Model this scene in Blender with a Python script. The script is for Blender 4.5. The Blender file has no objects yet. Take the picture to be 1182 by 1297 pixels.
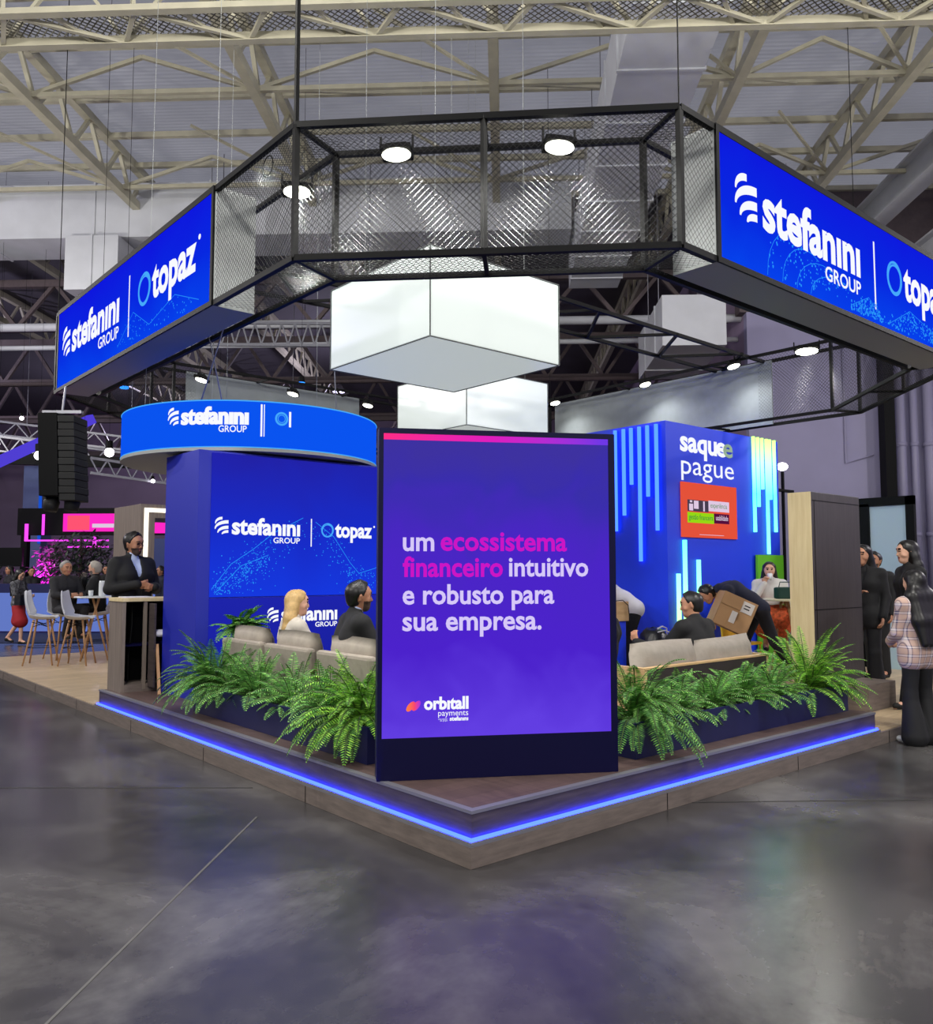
import bpy, math, random
import numpy as np
from mathutils import Vector, Matrix
random.seed(7)
S = bpy.context.scene
COL = S.collection
R = math.radians
pi = math.pi

# ------------------------------------------------------------------ camera, world, exposure
CAM = (-3.059, -3.521, 1.6)
cd = bpy.data.cameras.new('camera'); cam = bpy.data.objects.new('camera', cd); COL.objects.link(cam)
cd.sensor_fit = 'HORIZONTAL'; cd.sensor_width = 36.0; cd.lens = 36.0 * 1070.0 / 1182.0
cam.location = CAM; cam.rotation_euler = (R(90 + 4.036), 0, R(-40.7)); cd.clip_end = 300
S.camera = cam
w = bpy.data.worlds.new('world'); S.world = w; w.use_nodes = True
w.node_tree.nodes['Background'].inputs[0].default_value = (0.72, 0.73, 0.78, 1)
w.node_tree.nodes['Background'].inputs[1].default_value = 0.82
S.view_settings.view_transform = 'Standard'; S.view_settings.look = 'None'
S.view_settings.exposure = 0.0; S.view_settings.gamma = 1.0; S.view_settings.use_curve_mapping = False
S.cycles.max_bounces = 8; S.cycles.diffuse_bounces = 3; S.cycles.glossy_bounces = 3
S.cycles.sample_clamp_indirect = 4.0; S.cycles.caustics_reflective = False; S.cycles.caustics_refractive = False

# hall frame: r to the right, f forward, measured from below the camera; turned 2.6 degrees from the view direction
HA = R(-40.7 - 2.6)
HF = (-math.sin(HA), math.cos(HA)); HR = (math.cos(HA), math.sin(HA))
def hv(r, f, z): return (CAM[0] + HR[0]*r + HF[0]*f, CAM[1] + HR[1]*r + HF[1]*f, z)

# ------------------------------------------------------------------ materials
def lin(c):
    c = c / 255.0
    return c / 12.92 if c <= 0.04045 else ((c + 0.055) / 1.055) ** 2.4
def rgb(r, g, b): return (lin(r), lin(g), lin(b), 1.0)
def mat(name, col, rough=0.6, metal=0.0, noise=0.0, scale=8.0, spec=0.5, bump=0.0, trans=0.0):
    m = bpy.data.materials.new(name); m.use_nodes = True
    nt = m.node_tree; b = nt.nodes['Principled BSDF']
    c = rgb(*col)
    b.inputs['Base Color'].default_value = c; b.inputs['Roughness'].default_value = rough
    b.inputs['Metallic'].default_value = metal; b.inputs['Specular IOR Level'].default_value = spec
    if trans: b.inputs['Transmission Weight'].default_value = trans
    if noise or bump:
        tc = nt.nodes.new('ShaderNodeTexCoord'); n = nt.nodes.new('ShaderNodeTexNoise')
        n.inputs['Scale'].default_value = scale; n.inputs['Detail'].default_value = 5
        nt.links.new(tc.outputs['Object'], n.inputs['Vector'])
        if noise:
            r = nt.nodes.new('ShaderNodeValToRGB')
            r.color_ramp.elements[0].position = 0.3; r.color_ramp.elements[1].position = 0.7
            r.color_ramp.elements[0].color = tuple(x * (1 - noise) for x in c[:3]) + (1,)
            r.color_ramp.elements[1].color = tuple(min(1, x * (1 + noise)) for x in c[:3]) + (1,)
            nt.links.new(n.outputs['Fac'], r.inputs['Fac']); nt.links.new(r.outputs['Color'], b.inputs['Base Color'])
        if bump:
            bp = nt.nodes.new('ShaderNodeBump'); bp.inputs['Strength'].default_value = bump; bp.inputs['Distance'].default_value = 0.02
            nt.links.new(n.outputs['Fac'], bp.inputs['Height']); nt.links.new(bp.outputs['Normal'], b.inputs['Normal'])
    return m
def emit(name, col, s=1.0, lincol=None):
    m = bpy.data.materials.new(name); m.use_nodes = True; nt = m.node_tree; nt.nodes.clear()
    o = nt.nodes.new('ShaderNodeOutputMaterial'); e = nt.nodes.new('ShaderNodeEmission')
    e.inputs[0].default_value = lincol if lincol else rgb(*col); e.inputs[1].default_value = s
    nt.links.new(e.outputs[0], o.inputs[0]); return m
def wood(name, c1, c2, scale=(1.2, 14, 14), rough=0.5, axis='Object', plank=0.0):
    m = bpy.data.materials.new(name); m.use_nodes = True; nt = m.node_tree; b = nt.nodes['Principled BSDF']
    tc = nt.nodes.new('ShaderNodeTexCoord'); mp = nt.nodes.new('ShaderNodeMapping'); n = nt.nodes.new('ShaderNodeTexNoise')
    mp.inputs['Scale'].default_value = scale; n.inputs['Scale'].default_value = 1.6; n.inputs['Detail'].default_value = 6; n.inputs['Roughness'].default_value = 0.62
    r = nt.nodes.new('ShaderNodeValToRGB'); r.color_ramp.elements[0].position = 0.3; r.color_ramp.elements[1].position = 0.72
    r.color_ramp.elements[0].color = rgb(*c1); r.color_ramp.elements[1].color = rgb(*c2)
    nt.links.new(tc.outputs['Object'], mp.inputs[0]); nt.links.new(mp.outputs[0], n.inputs['Vector'])
    nt.links.new(n.outputs['Fac'], r.inputs['Fac'])
    out = r.outputs['Color']
    if plank:
        br = nt.nodes.new('ShaderNodeTexBrick'); br.inputs['Scale'].default_value = 1.0
        br.inputs['Brick Width'].default_value = 1.3; br.inputs['Row Height'].default_value = plank; br.inputs['Mortar Size'].default_value = 0.002
        br.inputs['Color1'].default_value = (1, 1, 1, 1); br.inputs['Color2'].default_value = (0.82, 0.82, 0.82, 1); br.inputs['Mortar'].default_value = (0.35, 0.35, 0.35, 1)
        nt.links.new(tc.outputs['Object'], br.inputs['Vector'])
        mx = nt.nodes.new('ShaderNodeMixRGB'); mx.blend_type = 'MULTIPLY'; mx.inputs[0].default_value = 1
        nt.links.new(out, mx.inputs[1]); nt.links.new(br.outputs['Color'], mx.inputs[2]); out = mx.outputs[0]
    nt.links.new(out, b.inputs['Base Color']); b.inputs['Roughness'].default_value = rough
    return m
def screen_grad(name, stops, vec='z', lo=0.0, hi=1.0, blot=0.0, bscale=1.5, s=1.0):
    """self-lit display with a colour gradient along one object axis plus soft blotches"""
    m = bpy.data.materials.new(name); m.use_nodes = True; nt = m.node_tree; nt.nodes.clear()
    o = nt.nodes.new('ShaderNodeOutputMaterial'); e = nt.nodes.new('ShaderNodeEmission'); e.inputs[1].default_value = s
    tc = nt.nodes.new('ShaderNodeTexCoord'); sx = nt.nodes.new('ShaderNodeSeparateXYZ'); mr = nt.nodes.new('ShaderNodeMapRange')
    mr.inputs['From Min'].default_value = lo; mr.inputs['From Max'].default_value = hi
    nt.links.new(tc.outputs['Object'], sx.inputs[0]); nt.links.new(sx.outputs['xyz'.index(vec)], mr.inputs['Value'])
    fac = mr.outputs['Result']
    if blot:
        n = nt.nodes.new('ShaderNodeTexNoise'); n.inputs['Scale'].default_value = bscale; n.inputs['Detail'].default_value = 2; n.inputs['Distortion'].default_value = 0.8
        nt.links.new(tc.outputs['Object'], n.inputs['Vector'])
        a = nt.nodes.new('ShaderNodeMath'); a.operation = 'SUBTRACT'; a.inputs[1].default_value = 0.5; nt.links.new(n.outputs['Fac'], a.inputs[0])
        b = nt.nodes.new('ShaderNodeMath'); b.operation = 'MULTIPLY_ADD'; b.inputs[1].default_value = blot
        nt.links.new(a.outputs[0], b.inputs[0]); nt.links.new(fac, b.inputs[2]); fac = b.outputs[0]
    r = nt.nodes.new('ShaderNodeValToRGB')
    els = r.color_ramp.elements
    els[0].position = stops[0][0]; els[0].color = rgb(*stops[0][1]); els[1].position = stops[-1][0]; els[1].color = rgb(*stops[-1][1])
    for p, c in stops[1:-1]:
        q = els.new(p); q.color = rgb(*c)
    nt.links.new(fac, r.inputs['Fac']); nt.links.new(r.outputs['Color'], e.inputs[0]); nt.links.new(e.outputs[0], o.inputs[0])
    return m

M = {}
M['black'] = mat('black_metal', (5, 5, 6), 0.6, 0.0, spec=.15)
M['wire'] = mat('galvanised_dark_wire', (62, 62, 64), 0.35, 0.8)
M['navy'] = mat('navy_laminate', (14, 20, 74), 0.45)
M['navy_dark'] = mat('dark_navy_frame', (6, 4, 52), 0.5, spec=.2)
M['blue_wall'] = mat('blue_wall_vinyl', (24, 36, 166), 0.55)
M['pague_blue'] = mat('royal_blue_vinyl', (14, 62, 250), 0.5)
M['grey_cloth'] = mat('grey_stretch_cloth', (118, 124, 128), 0.85, noise=0.05)
M['cab_grey'] = mat('grey_cabinet_panel', (146, 150, 150), 0.55)
M['cream'] = mat('cream_painted_steel', (180, 175, 154), 0.55, noise=0.10, scale=3)
M['duct'] = mat('pale_duct_sheet', (196, 198, 204), 0.5, noise=0.08, scale=1.2)
M['wood_dark'] = wood('dark_oak_laminate', (58, 50, 50), (84, 74, 72), (2, 2, 22))
M['wood_grey'] = wood('grey_oak_laminate', (98, 88, 82), (128, 116, 108), (3, 3, 22))
M['wood_dark_v'] = wood('dark_oak_upright', (46, 40, 42), (62, 55, 56), (16, 16, 1.2))
M['wood_grey_v'] = wood('grey_oak_upright', (112, 100, 92), (138, 126, 116), (16, 16, 1.2))
M['wood_light_v'] = wood('pale_oak_upright', (212, 190, 142), (230, 212, 166), (16, 16, 1.2))
M['wood_floor'] = wood('pale_oak_floor', (176, 152, 118), (206, 184, 150), (2, 14, 14), 0.4, plank=0.18)
M['wood_deck'] = wood('brown_deck_vinyl', (78, 62, 58), (104, 84, 78), (14, 2, 14), 0.45, plank=0.15)
M['wood_leg'] = wood('beech_leg', (168, 124, 84), (196, 152, 108), (10, 10, 1.5))
M['wood_arm'] = wood('walnut_arm', (84, 46, 28), (120, 70, 44), (3, 12, 12))
M['wood_oak'] = wood('oak_panel', (186, 150, 104), (210, 176, 130), (2, 10, 10))
M['white_plastic'] = mat('white_plastic', (214, 216, 224), 0.35)
M['white'] = mat('white_gloss', (232, 236, 236), 0.3)
M['alu'] = mat('aluminium_edge', (150, 150, 158), 0.4, 0.6)
M['alu_truss'] = mat('aluminium_truss', (120, 120, 128), 0.4, 0.7)
M['beige'] = mat('greige_upholstery', (158, 148, 136), 0.9, noise=0.06, scale=30, bump=0.05)
M['cushion'] = mat('oatmeal_cushion', (170, 160, 148), 0.9, noise=0.08, scale=14, bump=0.15)
M['cushion_grey'] = mat('stone_linen_cushion', (148, 140, 130), 0.9, noise=0.08, scale=14, bump=0.2)
M['sofa_dark'] = mat('brown_sofa_back', (46, 36, 36), 0.6, noise=0.1)
M['card'] = mat('brown_cardboard', (186, 146, 104), 0.8, noise=0.05)
M['card_dark'] = mat('cardboard_shadow_flap', (150, 112, 76), 0.8)
M['tape'] = mat('white_label', (225, 220, 215), 0.6)
M['soil'] = mat('dark_soil', (22, 18, 16), 0.95)
M['pot_blue'] = mat('navy_pot', (18, 28, 92), 0.4)
M['stem'] = mat('green_stem', (70, 96, 40), 0.6)
M['lime'] = mat('lime_green_board', (104, 196, 30), 0.5)
M['yellow'] = mat('yellow_plastic', (240, 190, 40), 0.45)
M['table_top'] = mat('cream_table_top', (235, 228, 190), 0.4)
M['bag_black'] = mat('black_plastic_bag', (24, 24, 30), 0.3, bump=0.6, scale=12)
M['green_bag'] = mat('dark_green_leather', (22, 62, 50), 0.4)
M['white_cloth'] = mat('white_shirt_cloth', (214, 212, 222), 0.85)
M['glass'] = mat('pale_glass', (190, 214, 224), 0.08, trans=0.75)
M['lilac_lit_wall'] = mat('lilac_lit_hall_wall', (150, 132, 156), 0.8, noise=0.05, scale=0.6)  # lilac light on the hall walls put into their colour
M['grey_wall'] = mat('violet_lit_grey_wall', (156, 152, 184), 0.8, noise=0.08, scale=0.5)  # violet light on the grey wall mixed into its colour
M['pipe'] = mat('painted_pipe', (150, 146, 176), 0.5)
M['column'] = mat('blue_lit_column', (92, 104, 150), 0.6)  # blue light on the column put into its base colour
M['carpet'] = mat('dark_blue_carpet', (22, 34, 72), 0.95)
M['cream_floor'] = mat('cream_carpet', (214, 196, 140), 0.9)
M['rubber'] = mat('black_rubber', (12, 12, 12), 0.7)
M['lantern'] = mat('white_lantern_fabric', (196, 202, 200), 0.28)
b_ = M['lantern'].node_tree.nodes['Principled BSDF']; b_.inputs['Emission Color'].default_value = rgb(232, 244, 238); b_.inputs['Emission Strength'].default_value = 0.48
M['seam'] = mat('grey_seam', (92, 96, 96), 0.6)
M['flood'] = emit('floodlight_lens', (255, 255, 235), 14.0)
M['spot_white'] = emit('white_stage_lens', (255, 250, 255), 10.0)
M['lamp_white'] = emit('warm_white_tube', (255, 246, 226), 2.2)
M['led_strip'] = emit('blue_led_strip', None, 1.0, (0.2, 0.44, 24.0, 1))
M['stage_blue'] = emit('blue_stage_lens', (40, 130, 255), 3.0)
M['neon_blue'] = emit('blue_neon', None, 1.0, (0.13, 0.42, 3.2, 1))
M['txt_white'] = emit('white_letter', (248, 250, 255), 1.0)
M['txt_soft'] = emit('soft_white_letter', (214, 200, 248), 1.0)
M['txt_pink'] = emit('magenta_letter', (204, 22, 196), 1.0)
M['txt_cyan'] = emit('cyan_dots', (40, 150, 250), 1.0)
M['txt_ring'] = emit('light_blue_ring', (70, 170, 250), 1.0)
M['txt_green'] = emit('green_letter', (60, 140, 60), 1.0)
M['led_blue'] = screen_grad('blue_led_wall', [(0.0, (6, 66, 235)), (0.45, (8, 40, 225)), (1.0, (14, 24, 222))], 'z', 4.1, 5.2, 0.55, 0.9)
M['wall_led'] = screen_grad('blue_led_backdrop', [(0.0, (22, 56, 222)), (0.45, (24, 44, 200)), (1.0, (34, 34, 166))], 'z', 1.3, 2.9, 0.35, 1.1)
M['wall_led_low'] = screen_grad('deep_blue_lower_panel', [(0.0, (22, 30, 150)), (1.0, (30, 36, 170))], 'z', 0.3, 1.3, 0.2, 1.1)
M['drum_led'] = screen_grad('azure_drum_band', [(0.0, (10, 84, 240)), (1.0, (12, 66, 225))], 'z', 2.95, 3.5, 0.2, 0.8)
M['purple_led'] = screen_grad('violet_poster_screen', [(0.0, (98, 62, 226)), (0.3, (76, 34, 204)), (0.62, (74, 38, 196)), (0.85, (58, 46, 172)), (1.0, (62, 50, 160))], 'z', 0.55, 2.42, 0.32, 2.6)
M['band_led'] = screen_grad('pink_to_violet_band', [(0.0, (255, 46, 130)), (0.5, (222, 30, 190)), (1.0, (110, 56, 230))], 'x', 0.0, 1.5)
M['logo_grad'] = screen_grad('orange_to_purple_mark', [(0.0, (255, 130, 60)), (0.55, (250, 70, 110)), (1.0, (140, 50, 230))], 'x', 0.185, 0.28)
M['neon_green'] = screen_grad('green_neon', [(0.0, (120, 255, 190)), (0.5, (90, 245, 225)), (1.0, (190, 255, 110))], 'z', 1.9, 3.8, 0.0, 1, 2.4)
M['neon_mint'] = screen_grad('mint_neon', [(0.0, (190, 255, 140)), (0.5, (140, 255, 190)), (1.0, (100, 250, 225))], 'z', 0.7, 2.1, 0.0, 1, 2.2)
M['orange_led'] = emit('orange_screen', (228, 82, 58), 1.0)
M['pink_led'] = emit('pink_screen', (250, 40, 190), 1.1)
M['pink_red'] = emit('coral_screen_patch', (255, 80, 110), 1.1)
M['pink_glow'] = emit('magenta_neon', (240, 70, 240), 1.4)
M['violet_strip'] = emit('violet_strip', (84, 66, 220), 0.9)
M['photo'] = emit('dark_photo_patch', (70, 60, 78), 1.0)
M['lav'] = emit('lavender_label', (222, 200, 226), 1.0)
M['lime_led'] = emit('lime_label', (150, 216, 20), 1.0)
M['plum_led'] = emit('plum_label', (84, 16, 60), 1.0)

def floor_mat():
    m = bpy.data.materials.new('polished_concrete'); m.use_nodes = True; nt = m.node_tree; b = nt.nodes['Principled BSDF']
    tc = nt.nodes.new('ShaderNodeTexCoord')
    n1 = nt.nodes.new('ShaderNodeTexNoise'); n1.inputs['Scale'].default_value = 0.55; n1.inputs['Detail'].default_value = 7; n1.inputs['Roughness'].default_value = 0.6; n1.inputs['Distortion'].default_value = 0.6
    n2 = nt.nodes.new('ShaderNodeTexNoise'); n2.inputs['Scale'].default_value = 9; n2.inputs['Detail'].default_value = 8
    for n in (n1, n2): nt.links.new(tc.outputs['Object'], n.inputs['Vector'])
    r = nt.nodes.new('ShaderNodeValToRGB'); e = r.color_ramp.elements
    e[0].position = 0.32; e[0].color = rgb(40, 39, 40); e[1].position = 0.70; e[1].color = rgb(100, 98, 96)
    q = e.new(0.5); q.color = rgb(60, 58, 58)
    mx = nt.nodes.new('ShaderNodeMixRGB'); mx.blend_type = 'OVERLAY'; mx.inputs[0].default_value = 0.35
    nt.links.new(n1.outputs['Fac'], r.inputs['Fac']); nt.links.new(r.outputs['Color'], mx.inputs[1]); nt.links.new(n2.outputs['Fac'], mx.inputs[2])
    nt.links.new(mx.outputs[0], b.inputs['Base Color'])
    rr = nt.nodes.new('ShaderNodeMapRange'); rr.inputs['To Min'].default_value = 0.16; rr.inputs['To Max'].default_value = 0.34
    nt.links.new(n1.outputs['Fac'], rr.inputs['Value']); nt.links.new(rr.outputs[0], b.inputs['Roughness'])
    bp = nt.nodes.new('ShaderNodeBump'); bp.inputs['Strength'].default_value = 0.08; bp.inputs['Distance'].default_value = 0.01
    nt.links.new(n2.outputs['Fac'], bp.inputs['Height']); nt.links.new(bp.outputs['Normal'], b.inputs['Normal'])
    return m
M['concrete'] = floor_mat()
def roof_mat():
    m = mat('pale_roof_sheet', (150, 154, 172), 0.6)
    nt = m.node_tree; b = nt.nodes['Principled BSDF']; tc = nt.nodes.new('ShaderNodeTexCoord')
    wv = nt.nodes.new('ShaderNodeTexWave'); wv.inputs['Scale'].default_value = 2.2; wv.bands_direction = 'Y'
    mp = nt.nodes.new('ShaderNodeMapping'); mp.inputs['Rotation'].default_value = (0, 0, -HA)
    n = nt.nodes.new('ShaderNodeTexNoise'); n.inputs['Scale'].default_value = 0.4; n.inputs['Detail'].default_value = 4
    r = nt.nodes.new('ShaderNodeValToRGB'); r.color_ramp.elements[0].color = rgb(132, 132, 140); r.color_ramp.elements[1].color = rgb(176, 176, 184)
    nt.links.new(tc.outputs['Object'], n.inputs['Vector']); nt.links.new(n.outputs['Fac'], r.inputs['Fac']); nt.links.new(r.outputs['Color'], b.inputs['Base Color'])
    bp = nt.nodes.new('ShaderNodeBump'); bp.inputs['Strength'].default_value = 0.5; bp.inputs['Distance'].default_value = 0.05
    nt.links.new(tc.outputs['Object'], mp.inputs[0]); nt.links.new(mp.outputs[0], wv.inputs['Vector']); nt.links.new(wv.outputs['Fac'], bp.inputs['Height']); nt.links.new(bp.outputs['Normal'], b.inputs['Normal'])
    return m
M['roof'] = roof_mat()
M['roof_shade'] = mat('shaded_roof_sheet', (84, 80, 88), .8)  # darkness of the unlit far roof put into its colour
def translucent(m, f):
    nt = m.node_tree; b = nt.nodes['Principled BSDF']; o = nt.nodes['Material Output']; t = nt.nodes.new('ShaderNodeBsdfTranslucent'); x = nt.nodes.new('ShaderNodeMixShader'); x.inputs[0].default_value = f
    src = b.inputs['Base Color'].links[0].from_socket; hs = nt.nodes.new('ShaderNodeHueSaturation'); hs.inputs['Value'].default_value = 1.5; nt.links.new(src, hs.inputs['Color']); nt.links.new(hs.outputs[0], t.inputs[0])
    nt.links.new(b.outputs[0], x.inputs[1]); nt.links.new(t.outputs[0], x.inputs[2]); nt.links.new(x.outputs[0], o.inputs[0])
translucent(M['roof'], .55)  # translucency added so world light glows through and fills the hall
def leaf_mat(name, c1, c2, c3):
    m = bpy.data.materials.new(name); m.use_nodes = True; nt = m.node_tree; b = nt.nodes['Principled BSDF']
    g = nt.nodes.new('ShaderNodeNewGeometry'); r = nt.nodes.new('ShaderNodeValToRGB'); e = r.color_ramp.elements
    e[0].color = rgb(*c1); e[1].color = rgb(*c3); q = e.new(0.5); q.color = rgb(*c2)
    nt.links.new(g.outputs['Random Per Island'], r.inputs['Fac']); nt.links.new(r.outputs['Color'], b.inputs['Base Color'])
    b.inputs['Roughness'].default_value = 0.5
    b.inputs['Subsurface Weight'].default_value = 0.0
    return m
M['fern'] = leaf_mat('fern_leaf', (70, 136, 36), (112, 180, 48), (170, 220, 76))
M['fern_dark'] = leaf_mat('dark_fern_leaf', (50, 112, 44), (86, 152, 58), (132, 190, 80))
M['leafy'] = leaf_mat('maidenhair_leaf', (58, 116, 50), (92, 156, 68), (140, 196, 92))
M['orchid_leaf'] = mat('orchid_leaf', (84, 128, 80), 0.4)
M['petal'] = mat('white_petal', (236, 228, 236), 0.5)
M['dark_leaf'] = leaf_mat('dark_tree_leaf', (24, 36, 26), (38, 52, 38), (54, 66, 50))  # dark green leaf tones, varied per leaf
M['pink_leaf'] = mat('pale_backdrop_leaf', (120, 90, 110), 0.6)

# ------------------------------------------------------------------ mesh helpers
class MB:
    def __init__(s): s.v = []; s.f = []; s.m = []
    def add(s, vs, fs, mi=0):
        o = len(s.v); s.v += [tuple(x) for x in vs]; s.f += [tuple(i + o for i in f) for f in fs]; s.m += [mi] * len(fs)
    def box(s, x0, x1, y0, y1, z0, z1, mi=0, T=None):
        vs = [(x, y, z) for x in (x0, x1) for y in (y0, y1) for z in (z0, z1)]
        if T: vs = [T(*v) for v in vs]
        s.add(vs, [(0, 1, 3, 2), (4, 6, 7, 5), (0, 4, 5, 1), (2, 3, 7, 6), (0, 2, 6, 4), (1, 5, 7, 3)], mi)
    def bar(s, p, q, w=0.03, h=None, up=(0, 0, 1), mi=0):
        h = h or w; p = Vector(p); q = Vector(q); d = (q - p).normalized(); u = Vector(up)
        if abs(d.dot(u)) > 0.98: u = Vector((1, 0, 0)) if abs(d.x) < 0.9 else Vector((0, 1, 0))
        a = d.cross(u).normalized() * w / 2; b = a.cross(d).normalized() * h / 2
        vs = [p - a - b, p + a - b, p + a + b, p - a + b, q - a - b, q + a - b, q + a + b, q - a + b]
        s.add(vs, [(3, 2, 1, 0), (4, 5, 6, 7), (0, 1, 5, 4), (1, 2, 6, 5), (2, 3, 7, 6), (3, 0, 4, 7)], mi)
    def tube(s, pts, r, n=8, mi=0, cap=True):
        pts = [Vector(p) for p in pts]; rs = r if isinstance(r, (list, tuple)) else [r] * len(pts)
        o = len(s.v); prev = None
        for i, p in enumerate(pts):
            d = (pts[min(i + 1, len(pts) - 1)] - pts[max(i - 1, 0)]).normalized()
            if prev is None:
                u = Vector((0, 0, 1)) if abs(d.z) < 0.95 else Vector((1, 0, 0)); a = d.cross(u).normalized()
            else: a = (prev - d * prev.dot(d)).normalized()
            prev = a; b = d.cross(a)
            for k in range(n):
                t = 2 * pi * k / n; s.v.append(tuple(p + (a * math.cos(t) + b * math.sin(t)) * rs[i]))
        for i in range(len(pts) - 1):
            for k in range(n):
                k2 = (k + 1) % n; s.f.append((o + i*n + k, o + i*n + k2, o + (i+1)*n + k2, o + (i+1)*n + k)); s.m.append(mi)
        if cap:
            s.f.append(tuple(o + k for k in range(n))[::-1]); s.f.append(tuple(o + (len(pts)-1)*n + k for k in range(n))); s.m += [mi, mi]
    def lathe(s, prof, c=(0, 0, 0), n=24, mi=0):
        o = len(s.v)
        for r, z in prof:
            for k in range(n):
                t = 2 * pi * k / n; s.v.append((c[0] + r*math.cos(t), c[1] + r*math.sin(t), c[2] + z))
        for i in range(len(prof) - 1):
            for k in range(n):
                k2 = (k + 1) % n; s.f.append((o + i*n + k, o + i*n + k2, o + (i+1)*n + k2, o + (i+1)*n + k)); s.m.append(mi)
        if prof[0][0] > 1e-4: s.f.append(tuple(o + k for k in range(n))[::-1]); s.m.append(mi)
        if prof[-1][0] > 1e-4: s.f.append(tuple(o + (len(prof)-1)*n + k for k in range(n))); s.m.append(mi)
    def ball(s, c, r, n=10, mi=0, sc=(1, 1, 1)):
        prof = [(max(1e-5, math.sin(pi * i / n)), -math.cos(pi * i / n)) for i in range(n + 1)]
        o = len(s.v); s.lathe([(a * r, b * r) for a, b in prof], (0, 0, 0), 2 * n, mi)
        for i in range(o, len(s.v)):
            v = s.v[i]; s.v[i] = (c[0] + v[0]*sc[0], c[1] + v[1]*sc[1], c[2] + v[2]*sc[2])
    def prism(s, poly, z0, z1, mi=0, T=None):
        n = len(poly); vs = [(x, y, z0) for x, y in poly] + [(x, y, z1) for x, y in poly]
        if T: vs = [T(*v) for v in vs]
        s.add(vs, [tuple(range(n))[::-1], tuple(range(n, 2*n))] + [(i, (i+1) % n, n + (i+1) % n, n + i) for i in range(n)], mi)
def link(o, parent=None, label=None, cat=None, group=None, kind=None):
    COL.objects.link(o)
    if parent is not None: o.parent = parent
    if label: o['label'] = label
    if cat: o['category'] = cat
    if group: o['group'] = group
    if kind: o['kind'] = kind
    return o
def obj(name, mb, mats, parent=None, label=None, cat=None, group=None, kind=None, smooth=False, bevel=0.0, loc=None):
    me = bpy.data.meshes.new(name)
    vs = mb.v
    if loc is not None and parent is None: vs = [(v[0]-loc[0], v[1]-loc[1], v[2]-loc[2]) for v in vs]
    me.from_pydata(vs, [], mb.f)
    for m in (mats if isinstance(mats, (list, tuple)) else [mats]): me.materials.append(m)
    me.polygons.foreach_set('material_index', mb.m)
    if smooth: me.polygons.foreach_set('use_smooth', [True] * len(me.polygons))
    me.update()
    o = bpy.data.objects.new(name, me)
    if loc is not None and parent is None: o.location = loc
    if bevel:
        bm = o.modifiers.new('bevel', 'BEVEL'); bm.width = bevel; bm.segments = 2; bm.limit_method = 'ANGLE'; bm.angle_limit = R(40)
        bm.harden_normals = False
    return link(o, parent, label, cat, group, kind)
def root(name, loc, label, cat, group=None, yaw=0.0, kind=None):
    o = bpy.data.objects.new(name, None); o.location = loc; o.rotation_euler = (0, 0, yaw); o.empty_display_size = 0.1
    return link(o, None, label, cat, group, kind)
def copy_tree(o, parent=None):
    c = o.copy(); COL.objects.link(c)
    if parent is not None: c.parent = parent
    for ch in list(o.children): copy_tree(ch, c)
    return c
class Plane:                       # a face in the world: u along, z up, d out of it
    def __init__(s, o, ux, n): s.o = Vector(o); s.ux = Vector(ux); s.n = Vector(n)
    def __call__(s, u, d, z): return tuple(s.o + s.ux * u + s.n * d + Vector((0, 0, z)))
XH = None
def glyphs(body, bold):
    c = bpy.data.curves.new('t', 'FONT'); c.body = body; c.offset = bold; c.resolution_u = 3
    o = bpy.data.objects.new('t', c); COL.objects.link(o)
    dg = bpy.context.evaluated_depsgraph_get(); me = bpy.data.meshes.new_from_object(o.evaluated_get(dg))
    v = np.empty(len(me.vertices) * 3); me.vertices.foreach_get('co', v); v = v.reshape(-1, 3)
    f = [tuple(p.vertices) for p in me.polygons]
    bpy.data.objects.remove(o); bpy.data.curves.remove(c); bpy.data.meshes.remove(me)
    return v, f
def xheight():
    global XH
    if XH is None:
        v, _ = glyphs('x', 0.0); XH = (v[:, 1].min(), v[:, 1].max())
    return XH
def text(mb, body, P, u0, u1, zb, xh, bold=0.02, d=0.004, mi=0):
    """flat lettering on plane P from u0 to u1, baseline zb, lower-case height xh"""
    v, f = glyphs(body, bold); a, b = v[:, 0].min(), v[:, 0].max(); x = xheight()
    k = xh / (x[1] - x[0])
    mb.add([P(u0 + (q[0] - a) / (b - a) * (u1 - u0), d, zb + q[1] * k) for q in v], f, mi)
def stroke(mb, P, p0, p1, w0, w1, d=0.004, mi=0, n=14):
    """crescent of the wave mark: leaves p0 upright and bends over to p1"""
    L = []; Rr = []
    for i in range(n + 1):
        t = i / n; a = t * pi / 2
        x = p1[0] - (p1[0] - p0[0]) * math.cos(a) ** 1.0; z = p0[1] + (p1[1] - p0[1]) * math.sin(a)
        tx = (p1[0] - p0[0]) * math.sin(a); tz = (p1[1] - p0[1]) * math.cos(a); l = math.hypot(tx, tz) + 1e-9
        wd = w0 + (w1 - w0) * math.sin(min(1, t * 1.15) * pi / 2)
        L.append((x - tz / l * wd / 2, z + tx / l * wd / 2)); Rr.append((x + tz / l * wd / 2, z - tx / l * wd / 2))
    vs = [P(x, d, z) for x, z in L + Rr]; m = n + 1
    mb.add(vs, [(i, m + i, m + i + 1, i + 1) for i in range(n)], mi)
def wave_mark(mb, P, u, z, w, h, mi=0):
    for a, b, w0, w1 in (((.04, .62), (.52, .95), .05, .16), ((.03, .30), (.95, .74), .06, .20), ((.22, .08), (.95, .42), .06, .19), ((.52, .0), (.95, .17), .06, .16)):
        stroke(mb, P, (u + a[0]*w, z + a[1]*h), (u + b[0]*w, z + b[1]*h), w0*w*1.0, w1*h, mi=mi)
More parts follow.
